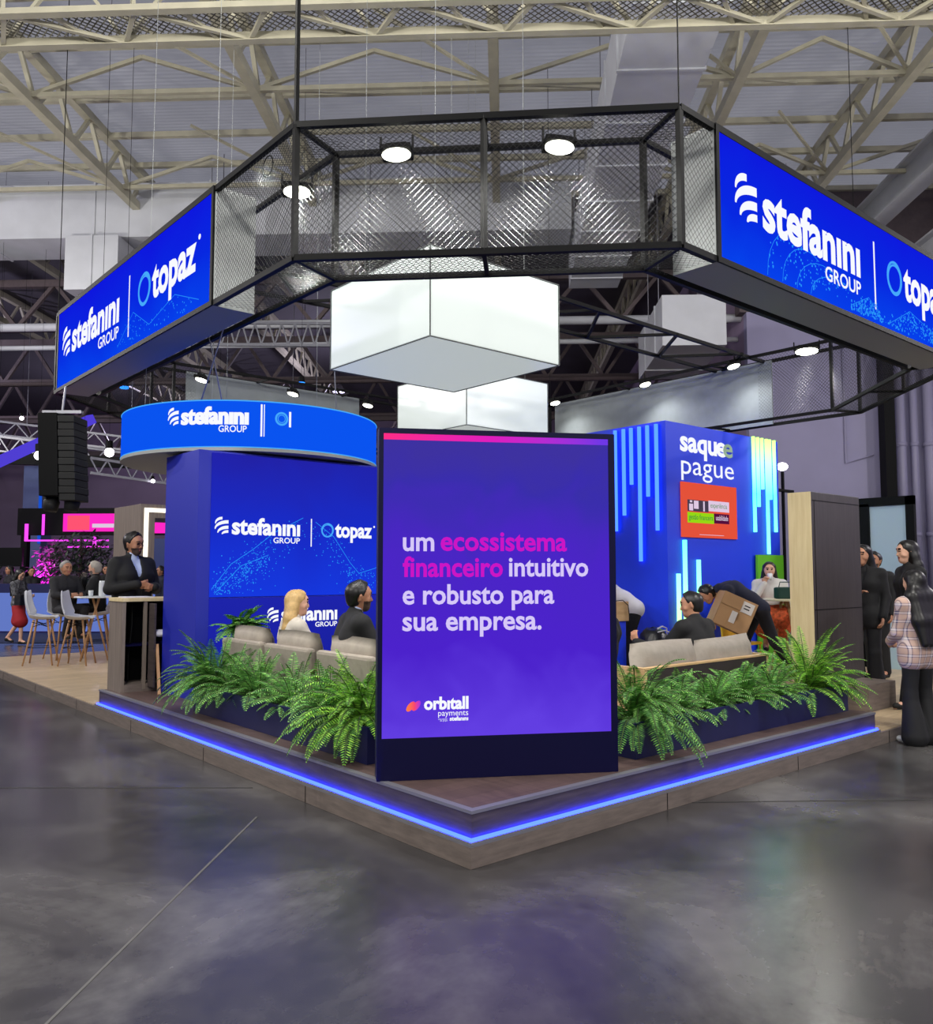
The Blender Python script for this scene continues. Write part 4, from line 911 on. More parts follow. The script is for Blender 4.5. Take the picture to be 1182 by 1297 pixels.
# cardboard box carried by the bending man: image-right axis e, depth axis g
EX = Vector((.758, -.652, 0)); GX = Vector((.652, .758, 0))
def V3(o, r, f, z): return tuple(Vector(o) + EX*r + GX*f + Vector((0, 0, z)))
BO = (7.12, 2.78, 0)
t = root('cardboard_box', (7.12, 2.78, .70), 'open brown cardboard box held by the bending man', 'box')
def TB(x, y, z): c, s_ = math.cos(-.42), math.sin(-.42); return V3(BO, x*c - z*s_, y, 1.04 + x*s_ + z*c)
mb = MB(); h = .24; wth = .006
for a in ((-h, h, -.02, -.014, -h*.95, h*.95), (-h, h, .30, .306, -h*.95, h*.95), (-h, -h+wth, -.02, .3, -h*.95, h*.95), (h-wth, h, -.02, .3, -h*.95, h*.95), (-h, h, -.02, .3, -h*.95, -h*.95+wth)): mb.box(*a, T=TB)
world('box_body', mb, M['card'], t)
mb = MB(); mb.box(-h, h*.15, -.04, -.034, h*.25, h*.95, T=TB); mb.box(-h*.3, h*.9, -.036, -.03, -h*.95, -h*.35, T=TB); world('flap', mb, M['card'], t)
mb = MB(); mb.box(.04, .20, -.032, -.021, .05, .20, T=TB); world('shipping_label', mb, M['tape'], t, label='white label'); mb = MB(); mb.box(.07, .15, -.034, -.032, .10, .115, T=TB); mb.box(.07, .15, -.034, -.032, .14, .155, T=TB); world('print_mark', mb, M['rubber'], t)
mb = MB(); mb.box(-.06, .02, -.046, -.041, -.14, .02, T=TB); world('tape', mb, M['tape'], t, label='white tape strip')
mb = MB(); mb.tube([(6.9 + .13*math.cos(a), 2.0 + .10*math.sin(a), DECK - .1 + .12) if False else (4.95 + .10*math.cos(a), 1.02 + .06*math.sin(a), DECK+.25 + .05*math.sin(a+1)) for a in [i*2*pi/24 for i in range(22)]], .010, 6); obj('black_hoop', mb, M['rubber'], label='black hoop handle behind the ferns at the end of the sofa', cat='hoop')

# work lamp, glass partition, speaker
t = root('work_lamp', (11.0, 4.17, 0), 'white work lamp on a dark post right of the green tubes', 'lamp')
mb = MB(); mb.tube([(0, 0, 0), (0, 0, 3.38)], .03, 8); mb.box(-.3, .3, -.05, .05, 3.02, 3.06); obj('post', mb, M['black'], t)
mb = MB(); mb.ball((0, 0, 3.47), .095, 10, sc=(1, 1, .75)); obj('bulb', mb, M['spot_white'], t, smooth=True)
t = root('glass_partition', (10.8, 2.05, 0), 'black framed pale glass partition behind the three standing women', 'partition')
mb = MB(); X = 10.9
mb.box(X, X+.08, 1.93, 2.06, 0, 2.80); mb.box(X, X+.08, 2.63, 3.3, 0, 2.70); mb.box(X, X+.08, 1.93, 3.3, 2.66, 2.80); world('frame', mb, M['black'], t)
mb = MB(); mb.box(X+.03, X+.045, 2.06, 2.63, .05, 2.66); world('glass_pane', mb, mat('milky_blue_glass', (168, 190, 204), .25), t)
mb = MB(); mb.box(10.4, 16, -1.5, 6.0, .001, .006); obj('carpet_aisle', mb, M['cream_floor'], kind='structure', label='cream carpet of the stand behind the women')
t = root('line_array_speaker', (.10, 8.25, 3.05), 'black covered speaker column hanging below the left display', 'speaker')
def TS(x, y, z): c, s_ = math.cos(.0), math.sin(.0); return tuple(EX*x*1.0 + GX*y + Vector((0, 0, z)) + EX*(-.05*z))
mb = MB(); mb.box(-.23, .02, -.2, .2, -.48, .60, T=TS); obj('cabinet', mb, M['black'], t, bevel=.01)
mb = MB()
for k in range(12): mb.box(.03, .24 + .006*(k % 2), -.2 - .008*(k % 2), .19, -.54 + .092*k, -.54 + .092*k + .09, T=TS)
obj('cloth_cover', mb, M['rubber'], t, bevel=.01)
mb = MB(); mb.box(-.25, .26, -.03, .03, .62, .66, T=TS); mb.tube([TS(0, 0, .64), (0, 0, .98)], .015, 6); obj('hanging_bar', mb, M['alu'], t)
for k, x in enumerate((-.13, .14)):
    tt = root('moving_head_light', tuple(Vector((.10, 8.25, 2.51)) + EX*x), ('left', 'right')[k] + ' of the two black stage lights under the hanging speaker column', 'stage light', 'stage lights under the speaker')
    mb = MB(); mb.box(-.09, .09, -.08, .08, .03, .09); obj('yoke', mb, M['black'], tt); mb = MB(); mb.tube([(-.02, -.02, -.12), (0, 0, 0), (.02, .02, .06)], [.085, .10, .07], 14); obj('lamp_head', mb, M['rubber'], tt, smooth=True)

# ================================================================== plants
def planter(x0, x1, y0, y1, label):
    t = root('planter_box', ((x0+x1)/2, (y0+y1)/2, DECK), label, 'planter', 'navy planter boxes'); z = DECK + .25
    mb = MB(); k = .02
    for a in ((x0, x1, y0, y0+k), (x0, x1, y1-k, y1), (x0, x0+k, y0+k, y1-k), (x1-k, x1, y0+k, y1-k)): mb.box(a[0], a[1], a[2], a[3], DECK, z)
    mb.box(x0+k, x1-k, y0+k, y1-k, DECK, DECK+.02); world('box', mb, M['navy'], t)
    mb = MB(); mb.box(x0+k, x1-k, y0+k, y1-k, DECK+.12, z-.04); world('soil', mb, M['soil'], t)
planter(.24, .60, 1.35, 4.25, 'long navy planter box along the left edge of the platform')
planter(1.75, 4.95, .26, .62, 'long navy planter box along the right edge of the platform')
def fern(name, loc, label, nf, L, seed, m, group, leaflets=34, lw=.062, rise=(15, 80), droop=1.1, broad=.28, bias=None, cat='fern', half=False, parent=None):
    rnd = random.Random(seed); mb = MB(); st = MB()
    for k in range(nf):
        az = 2*pi*k/nf*1.0*7 % (2*pi) + rnd.uniform(-.25, .25)
        if bias is not None and rnd.random() < .45: az = bias + rnd.gauss(0, .7)
        if half and math.sin(az) > -.1: az = -az if math.sin(az) > .1 else az - .4
        el = R(rnd.uniform(*rise)); ll = L*rnd.uniform(.72, 1.08); n = leaflets
        p = Vector((rnd.uniform(-.05, .05), rnd.uniform(-.05, .05), 0)); d = Vector((math.cos(az)*math.cos(el), math.sin(az)*math.cos(el), math.sin(el)))
        pts = [p.copy()]; dirs = [d.copy()]; step = ll/n; g = droop*rnd.uniform(.7, 1.25)
        for i in range(n):
            d = (d + Vector((0, 0, -g*step/ll*(.35 + 1.5*i/n)*1.25))).normalized(); p = p + d*step; pts.append(p.copy()); dirs.append(d.copy())
        st.tube(pts[::3] + [pts[-1]], [.004]*len(pts[::3]) + [.0015], 4, cap=False)
        for i in range(2, n+1):
            q = i/n; wl = lw*(ll/L)*math.sin(pi*(.10 + .88*q))**.8*rnd.uniform(.85, 1.1) + .006; d = dirs[i]
            s_ = d.cross(Vector((0, 0, 1)))
            if s_.length < .1: s_ = Vector((math.sin(az), -math.cos(az), 0))
            s_.normalize(); nn = s_.cross(d)
            for sg in (1, -1):
                tip = pts[i] + s_*sg*wl + d*wl*.35 - nn*wl*rnd.uniform(.15, .35); wd = step*broad*2.2 if broad < .5 else wl*broad
                mid = pts[i].lerp(tip, .5) + nn*wl*.06
                mb.add([pts[i], mid + d*wd*.5, tip, mid - d*wd*.5], [(0, 1, 2, 3)])
    if parent is None:
        t = root(name, loc, label, cat, group)
    else: t = parent
    obj('fronds', mb, m, t, kind=None); obj('frond_stems', st, M['stem'], t)
    return t
gl, gr = 'plants in the left planter', 'plants in the right planter'
zc = DECK + .23
fern('boston_fern', (.40, 1.66, zc), 'big bright fern at the near end of the left planter, against the poster screen', 84, .60, 1, M['fern'], gl, bias=R(215), rise=(10, 80), droop=1.35)
fern('boston_fern', (.40, 4.12, zc), 'tall feathery fern at the far end of the left planter', 80, .60, 2, M['fern_dark'], gl, bias=R(170), rise=(10, 82), droop=1.2)
fern('boston_fern', (1.98, .44, zc), 'big drooping fern at the near end of the right planter, against the poster screen', 88, .60, 3, M['fern_dark'], gr, bias=R(255), rise=(8, 80), droop=1.35)
fern('boston_fern', (4.55, .46, zc), 'wide spreading fern at the far end of the right planter, by the oak portal', 76, .64, 4, M['fern'], gr, bias=R(300), rise=(12, 78), droop=1.05)
sp = [((.42, 2.15), 'low bushy fern right next to the bright fern of the left planter'), ((.42, 2.72), 'low bushy fern in the middle of the left planter, below the second armchair'), ((.40, 3.28), 'low bushy fern of the left planter, below the gap of the armchairs'), ((.42, 3.72), 'low bushy fern next to the tall feathery fern of the left planter')]
for k, ((x, y), lb) in enumerate(sp): fern('bushy_fern', (x, y, zc), lb, 48, .42, 10+k, M['leafy'], gl, leaflets=22, lw=.060, rise=(5, 82), droop=1.0, broad=.30)
sp = [((2.50, .44), 'low bushy fern next to the drooping fern of the right planter'), ((2.98, .44), 'low bushy fern below the left half of the sofa'), ((3.42, .44), 'low bushy fern below the right half of the sofa'), ((3.90, .44), 'low bushy fern below the right end of the sofa')]
for k, ((x, y), lb) in enumerate(sp): fern('bushy_fern', (x, y, zc), lb, 46, .38, 20+k, M['fern_dark'] if k == 2 else M['leafy'], gr, leaflets=22, lw=.060, rise=(5, 80), droop=1.0, broad=.30)
t = fern('potted_fern', (.93, 4.73, 1.02), 'light green potted fern on a blue pedestal by the blue backdrop wall', 44, .32, 31, M['leafy'], None, leaflets=13, lw=.075, rise=(0, 62), droop=.8, broad=.6, half=True)
mb = MB(); mb.lathe([(.07, -.20), (.09, 0), (.08, 0), (.078, -.04), (.0001, -.04)], n=20); obj('pot', mb, M['pot_blue'], t, smooth=True)
mb = MB(); mb.box(.85, 1.01, 4.65, 4.81, DECK, .82); obj('pedestal', mb, M['pot_blue'], label='blue pedestal under the potted fern', cat='pedestal')

# ================================================================== left background: neighbouring stands
def at_hall(r, f, z): return hv(r, f, z)
t = root('welcome_desk', hv(-11.0, 21.8, 0), 'pale blue lit counter front of the neighbouring stand at the far left', 'counter')
mb = MB(); mb.box(-16.0, -8.6, 21.5, 21.9, .06, 1.05, T=hv); world('front_panel', mb, emit('pale_blue_lit_panel', (108, 132, 214), .8), t)
mb = MB(); mb.box(-16.05, -8.55, 21.45, 22.3, 1.05, 1.28, T=hv); world('worktop', mb, M['navy'], t)
mb = MB(); mb.box(-24, 0, 18.6, 30, .002, .012, T=hv); obj('carpet_blue', mb, M['carpet'], kind='structure', label='dark blue carpet of the neighbouring stand')
mb = MB(); mb.box(-17.3, -16.6, 29.5, 30.2, 0, 5.4, T=hv); obj('column_blue', mb, M['column'], kind='structure', label='blue lit square column at the far left')
mb = MB(); mb.box(-16.7, -16.6, 29.46, 29.5, 2.6, 5.2, T=hv); obj('column_blue_glow', mb, emit('painted_blue_glow', (30, 96, 235), .7), label='glowing strip standing for the blue lit side of the square column', cat='painted light')  # blue light on the column side put in as a glowing strip
t = root('pink_screen_stand', hv(-12.5, 26, 2.6), 'black fascia with glowing pink screens over the neighbouring stand', 'screen fascia')
mb = MB(); mb.box(-15.4, -8.0, 26.0, 26.3, 2.75, 3.6, T=hv); world('fascia', mb, M['black'], t)
mb = MB(); mb.box(-13.9, -12.2, 25.96, 26, 2.86, 3.42, T=hv); world('screen', mb, M['pink_led'], t, label='wide pink screen'); mb = MB(); mb.box(-11.4, -10.2, 25.96, 26, 2.80, 3.38, T=hv); world('screen', mb, M['pink_led'], t)
mb = MB(); mb.box(-13.75, -13.05, 25.94, 25.96, 2.9, 3.36, T=hv); world('screen_patch', mb, M['pink_red'], t)
mb = MB(); mb.box(-12.95, -12.25, 25.94, 25.96, 2.98, 3.10, T=hv); world('screen_patch', mb, M['lav'], t)
for a, b, c, d in ((-15.1, -15.0, 2.6, 3.1), (-14.55, -14.48, 2.75, 3.4), (-15.1, -12.4, 2.55, 2.6), (-13.7, -12.4, 2.35, 2.4), (-12.9, -12.8, 2.4, 2.7), (-11.6, -10.1, 2.55, 2.6), (-11.0, -10.2, 2.4, 2.43)): mb = MB(); mb.box(a, b, 25.9, 25.94, c, d, T=hv); world('neon_line', mb, M['pink_glow'], t)
for r in (-15.2, -8.2): mb = MB(); mb.box(r-.1, r+.1, 26.05, 26.25, 0, 2.75, T=hv); world('post', mb, M['black'], t)
t = root('monitor', hv(-14.5, 24.1, 0), 'small dark monitor on a stand left of the pink plant', 'monitor')
mb = MB(); mb.box(-14.95, -14.1, 24.1, 24.2, 1.75, 2.3, T=hv); world('screen', mb, M['black'], t); mb = MB(); mb.box(-14.56, -14.5, 24.14, 24.2, 0, 1.75, T=hv); world('post', mb, M['alu'], t)
mb = MB(); mb.box(-11.3, -10.3, 25.2, 25.7, 0, 2.6, T=hv); obj('blue_cabinet', mb, mat('dark_blue_panel', (26, 46, 110), .5), label='dark blue panel block behind the seated men', cat='panel')
rnd = random.Random(9)
def tree(loc, hgt, rad, n, m, label, seed, cat='tree', name='tree'):
    rnd = random.Random(seed); t = root(name, loc, label, cat)
    mb = MB(); mb.tube([(0, 0, 0), (.03, .02, hgt*.5), (0, 0, hgt*.95)], [.09, .06, .02], 8)
    for k in range(7): a = k*.9; mb.tube([(0, 0, hgt*(.45 + .05*k)), (rad*.7*math.cos(a), rad*.7*math.sin(a), hgt*(.6 + .05*k))], [.03, .008], 6)
    obj('trunk', mb, mat('bark_%d' % seed, (70, 58, 50), .9), t)
    mb = MB()
    for k in range(n):
        a = rnd.uniform(0, 2*pi); b = rnd.uniform(-1, 1); q = rnd.random()**.4; s_ = math.sqrt(1-b*b)
        c = Vector((rad*q*s_*math.cos(a), rad*q*s_*math.sin(a), hgt*.68 + hgt*.34*q*b)); l = rnd.uniform(.12, .24)
        d = Vector((rnd.gauss(0, 1), rnd.gauss(0, 1), rnd.gauss(-.2, .6))).normalized(); e = d.cross(Vector((0, 0, 1)) + Vector((rnd.random(), 0, 0))).normalized()
        mb.add([c, c + d*l*.5 + e*l*.16, c + d*l, c + d*l*.5 - e*l*.16], [(0, 1, 2, 3)])
    obj('foliage', mb, m, t); return t
tree(hv(-12.35, 24.1, 0), 2.75, 1.05, 1800, M['dark_leaf'], 'dark leafy tree behind the seated men at the left', 41)
tree(hv(-13.75, 25.0, 0), 2.5, .55, 500, leaf_mat('pink_lit_leaf', (150, 30, 140), (190, 50, 180), (220, 80, 210)), 'tree with pink lit leaves left of the dark tree', 42)  # pink light on the leaves painted into their colour
lights('POINT', hv(-13.75, 24.35, 1.5), 60, None, .1, (1, .2, .9), name='pink_uplight')
tree(hv(-16.6, 25.6, 0), 2.3, 1.0, 700, M['dark_leaf'], 'dark leafy tree at the far left edge behind the counter', 43)
# trusses, purple beam and star bright stage lights
for k, (a, b, d) in enumerate(((hv(-19.5, 26.5, 6.4), hv(-9.7, 30.5, 5.4), .5), (hv(-12.4, 24.6, 5.0), hv(-6.5, 29.6, 4.4), .45), (hv(-20, 30, 7.3), hv(-6, 34, 5.9), .5), (hv(-8.5, 22, 8.3), hv(-2.8, 22.4, 8.3), .6))):
    lattice('lighting_truss', (a, b), ('aluminium lighting truss with small lamps at the far left', 'aluminium lighting truss above the pink screens', 'high aluminium lighting truss deep at the far left', 'aluminium lighting truss above the round blue sign')[k], M['alu_truss'], d, .07, 16, kind='thing', t=.04, hang=True)['category'] = 'truss'
mb = MB(); p, q = Vector(hv(-15.0, 22.2, 4.0)), Vector(hv(-13.0, 25.8, 6.4)); mb.bar(p, q, .3, .28); o = obj('violet_beam', mb, M['violet_strip'], label='violet lit fascia beam rising at the far left', cat='beam')
mb = MB(); mb.bar(Vector(hv(-24, 23, 5.2)), Vector(hv(-6, 27, 4.9)), .15, .35); obj('dark_fascia', mb, M['black'], label='dark fascia beam above the neighbouring stands', cat='beam')
pos = [(-13.3, 23.4, 4.91, .13), (-11.3, 23.5, 5.0, .13), (-14.5, 24.5, 6.2, .06), (-14.0, 25.5, 6.5, .05), (-14.9, 24, 5.35, .06), (-12.6, 24.6, 5.25, .05), (-10.9, 25.6, 4.4, .06), (-14.2, 22.8, 4.5, .04), (-9.5, 27.5, 4.3, .05)]
nm = ['brightest star of stage light left of the speaker column', 'brightest star of stage light right of the speaker column', 'small stage lamp under the violet beam', 'small stage lamp at the top of the far left truss', 'small stage lamp at the left picture edge', 'small stage lamp between the two bright stage lights', 'small stage lamp above the grey light frame portal', 'tiny stage lamp left of the pink screens', 'tiny stage lamp beside the blue backdrop wall']
for (r, f, z, s_), lb in zip(pos, nm):
    t = root('stage_light', hv(r, f, z), lb, 'stage light', 'stage lights at the left')
    mb = MB(); mb.ball((0, 0, 0), s_, 8); obj('lens', mb, M['spot_white'], t, smooth=True); mb = MB(); mb.tube([(0, .0, s_*.8), (0, .03, s_*2.5)], s_*.8, 10); mb.tube([(0, 0.02, s_*2), (0, 0.02, RZ - z)], .004, 5); obj('housing', mb, M['black'], t)
for k, (loc, lb) in enumerate((((1.75, 10.95, 4.72), 'blue stage light beside the chain link over the round blue sign'), ((1.25, 10.6, 4.72), 'second blue stage light nearer the left display'), (hv(-4.3, 17.5, 5.6), 'black stage light with a blue lens above the round blue sign'))):
    t = root('blue_stage_light', loc, lb, 'stage light', 'blue stage lights'); mb = MB(); mb.tube([(0, 0, 0), (0, 0, .12)], [.075, .06], 12); mb.tube([(0, 0, .12), (0, 0, RZ - loc[2])], .004, 5); obj('housing', mb, M['black'], t); mb = MB(); mb.tube([(0, 0, -.03), (0, 0, 0)], [.07, .074], 12); obj('lens', mb, M['stage_blue'], t)

# ================================================================== people
def surface(D, org, h):
    """surface nets of the zero level of D"""
    s = D < 0; nx, ny, nz = D.shape
    cs = {}; cnt = np.zeros((nx-1, ny-1, nz-1), np.int8)
    for a in (0, 1):
        for b in (0, 1):
            for c in (0, 1):
                v = D[a:nx-1+a, b:ny-1+b, c:nz-1+c]; cs[(a, b, c)] = v; cnt += (v < 0)
    act = (cnt > 0) & (cnt < 8); idx = np.argwhere(act); lab = -np.ones(act.shape, np.int64); lab[act] = np.arange(len(idx))
    acc = np.zeros((len(idx), 3)); num = np.zeros(len(idx)); cv = {k: v[act] for k, v in cs.items()}
    for a in cv:
        for ax in range(3):
            if a[ax] == 0:
                b = list(a); b[ax] = 1; b = tuple(b); da, db = cv[a], cv[b]; m = (da < 0) != (db < 0)
                t = da[m] / (da[m] - db[m]); p = np.tile(np.array(a, float), (m.sum(), 1)); p[:, ax] += t; acc[m] += p; num[m] += 1
    verts = (idx + acc / num[:, None]) * h + org; faces = []
    for ax in range(3):
        u, v = (ax+1) % 3, (ax+2) % 3
        lo = [slice(None)]*3; hi = [slice(None)]*3; lo[ax] = slice(0, -1); hi[ax] = slice(1, None)
        ch = s[tuple(lo)] != s[tuple(hi)]; sg = s[tuple(lo)]
        for e in np.argwhere(ch):
            if 1 <= e[u] < s.shape[u]-1 and 1 <= e[v] < s.shape[v]-1:
                q = []
                for du, dv in ((-1, -1), (0, -1), (0, 0), (-1, 0)):
                    c = e.copy(); c[u] += du; c[v] += dv; q.append(int(lab[c[0], c[1], c[2]]))
                if min(q) < 0: continue
                faces.append(tuple(q) if sg[tuple(e)] else tuple(q[::-1]))
    return verts, faces
def A(p): return np.array(p, float)
class Sdf:
    def __init__(s): s.p = []; s.cut = []
    def cone(s, a, b, ra, rb, k=.02): s.p.append((A(a), A(b), ra, rb, k)); return s
    def chain(s, pts, rs, k=.02):
        for i in range(len(pts)-1): s.cone(pts[i], pts[i+1], rs[i], rs[i+1], k)
        return s
    def sub(s, a, b, ra, rb): s.cut.append((A(a), A(b), ra, rb)); return s
    def below(s, z): s.cut.append(('z<', z)); return s
    def plane(s, p, n): s.cut.append(('pl', A(p), A(n))); return s
    def mesh(s, h):
        lo = np.min([np.minimum(a-ra, b-rb) for a, b, ra, rb, k in s.p], 0) - .04; hi = np.max([np.maximum(a+ra, b+rb) for a, b, ra, rb, k in s.p], 0) + .04
        n = np.ceil((hi-lo)/h).astype(int) + 1; D = np.full(n, .2)
        def dist(a, b, ra, rb, sl):
            g = np.meshgrid(*[lo[i] + h*np.arange(sl[i].start, sl[i].stop) for i in range(3)], indexing='ij'); P = np.stack(g, -1) - a
            d = b - a; t = np.clip((P @ d) / (d @ d + 1e-9), 0, 1); return np.linalg.norm(P - t[..., None]*d, axis=-1) - (ra + (rb-ra)*t)
        for a, b, ra, rb, k in s.p:
            pad = k + 2.5*h; l = np.floor((np.minimum(a-ra, b-rb) - pad - lo)/h).astype(int).clip(0); r = np.ceil((np.maximum(a+ra, b+rb) + pad - lo)/h).astype(int); r = np.minimum(r, n-1) + 1
            l = np.floor((np.minimum(a, b) - max(ra, rb) - pad - lo)/h).astype(int).clip(0); r = np.minimum(np.ceil((np.maximum(a, b) + max(ra, rb) + pad - lo)/h).astype(int), n-1) + 1
            sl = tuple(slice(int(l[i]), int(r[i])) for i in range(3)); d = dist(a, b, ra, rb, sl); o = D[sl]
            hh = np.clip(.5 + .5*(o-d)/k, 0, 1); D[sl] = o*(1-hh) + d*hh - k*hh*(1-hh)
        full = tuple(slice(0, int(x)) for x in n)
        for c in s.cut:
            if c[0] == 'z<' if isinstance(c[0], str) else False: D = np.maximum(D, c[1] - (lo[2] + h*np.arange(n[2]))[None, None, :])
            elif isinstance(c[0], str):
                g = np.meshgrid(*[lo[i] + h*np.arange(n[i]) for i in range(3)], indexing='ij'); D = np.maximum(D, (np.stack(g, -1) - c[1]) @ c[2])
            else: D = np.maximum(D, -dist(c[0], c[1], c[2], c[3], full))
        D[0] = D[-1] = .1; D[:, 0] = D[:, -1] = .1; D[:, :, 0] = D[:, :, -1] = .1
        return surface(D, lo, h)
def sdf_obj(name, s, h, mats, parent, label=None, zone=None):
    v, f = s.mesh(h); mb = MB(); mb.v = [tuple(x) for x in v]; mb.f = f
    if zone is not None:
        c = np.array([v[list(q)].mean(0) for q in f]); mb.m = [int(x) for x in zone(c)]
    else: mb.m = [0]*len(f)
    return obj(name, mb, mats, parent, label=label, smooth=True)
SK = {'a': mat('skin_olive', (196, 142, 112), .55), 'b': mat('skin_brown', (176, 124, 96), .55), 'c': mat('skin_fair', (222, 172, 146), .55)}
HC = {'black': mat('black_hair', (16, 13, 13), .4), 'brown': mat('dark_brown_hair', (38, 27, 23), .45), 'blonde': mat('blonde_hair', (200, 164, 106), .45, noise=.15, scale=40), 'grey': mat('grey_hair', (138, 134, 130), .6), 'lightgrey': mat('light_grey_hair', (168, 160, 150), .6)}
CL = {'black': mat('black_suit_cloth', (15, 15, 18), .8), 'char': mat('charcoal_suit_cloth', (32, 31, 36), .8), 'navy': mat('navy_polo_cloth', (20, 24, 48), .8), 'white': mat('white_blouse_cloth', (216, 212, 206), .85, bump=.1, scale=20), 'offwhite': M['white_cloth'], 'cream': mat('cream_blouse_cloth', (206, 198, 186), .85, bump=.1, scale=20), 'shirt': mat('pale_blue_shirt', (178, 192, 226), .8), 'red': mat('red_skirt_cloth', (158, 26, 36), .8), 'orange': mat('orange_print_cloth', (216, 96, 52), .8, noise=.5, scale=25), 'pattern': mat('black_white_print', (90, 90, 96), .8, noise=.95, scale=28), 'denim': mat('dark_trouser_cloth', (20, 20, 28), .8), 'mint': mat('mint_cloth', (80, 210, 170), .7)}
def plaid():
    m = mat('plaid_shirt_cloth', (170, 140, 128), .85); nt = m.node_tree; b = nt.nodes['Principled BSDF']; tc = nt.nodes.new('ShaderNodeTexCoord')
    col = None
    for i, (dr, sc) in enumerate((('X', 9.0), ('Z', 8.0))):
        wv = nt.nodes.new('ShaderNodeTexWave'); wv.bands_direction = dr; wv.inputs['Scale'].default_value = sc/2; nt.links.new(tc.outputs['Object'], wv.inputs['Vector'])
        r = nt.nodes.new('ShaderNodeValToRGB'); r.color_ramp.interpolation = 'CONSTANT'; e = r.color_ramp.elements; e[0].color = rgb(200, 168, 152); e[1].position = .72; e[1].color = rgb(36, 40, 96); q = e.new(.9); q.color = rgb(226, 214, 214)
        nt.links.new(wv.outputs['Fac'], r.inputs['Fac'])
        if col is None: col = r.outputs['Color']
        else:
            mx = nt.nodes.new('ShaderNodeMixRGB'); mx.inputs[0].default_value = .5; nt.links.new(col, mx.inputs[1]); nt.links.new(r.outputs['Color'], mx.inputs[2]); col = mx.outputs[0]
    nt.links.new(col, b.inputs['Base Color']); return m
CL['plaid'] = plaid()
EYE = mat('dark_eye', (24, 18, 16), .25); LIP = mat('lip', (168, 92, 86), .5); BEARD = mat('dark_stubble', (74, 56, 48), .8); GBEARD = mat('grey_stubble', (128, 118, 112), .8)

STAND = dict(pel=(0, 0, .95), waist=(0, .0, 1.10), chest=(0, .0, 1.30), neck=(0, -.015, 1.475), head=(0, .02, 1.625),
    shR=(.185, -.01, 1.41), shL=(-.185, -.01, 1.41), elR=(.235, -.03, 1.14), elL=(-.235, -.03, 1.14), wrR=(.24, .06, .90), wrL=(-.24, .06, .90),
    hiR=(.09, 0, .91), hiL=(-.09, 0, .91), knR=(.10, .02, .50), knL=(-.10, .02, .50), anR=(.10, -.02, .085), anL=(-.10, -.02, .085), toR=(.12, .15, .03), toL=(-.12, .15, .03))
def sit(seat, lean=.06, spread=.12, shin=.02, drop=None):
    """joints of a seated body, its seat surface at height seat"""
    z = seat + .10; f = 0.02 if drop is None else drop
    d = dict(pel=(0, 0, z), waist=(0, -lean*.4, z+.15), chest=(0, -lean, z+.36), neck=(0, -lean*1.1, z+.53), head=(0, -lean*.9+.03, z+.68),
        shR=(.185, -lean, z+.47), shL=(-.185, -lean, z+.47), elR=(.23, .06, z+.22), elL=(-.23, .06, z+.22), wrR=(.14, .28, z+.13), wrL=(-.14, .28, z+.13),
        hiR=(.09, .02, z-.02), hiL=(-.09, .02, z-.02), knR=(spread, .44, z+.0), knL=(-spread, .44, z+.0))
    for s_, sg in (('R', 1), ('L', -1)):
        d['an'+s_] = (sg*spread, .44+shin, max(.085, z-.42+f*0)); d['to'+s_] = (sg*spread*1.1, .60+shin, max(.03, z-.47))
    return d
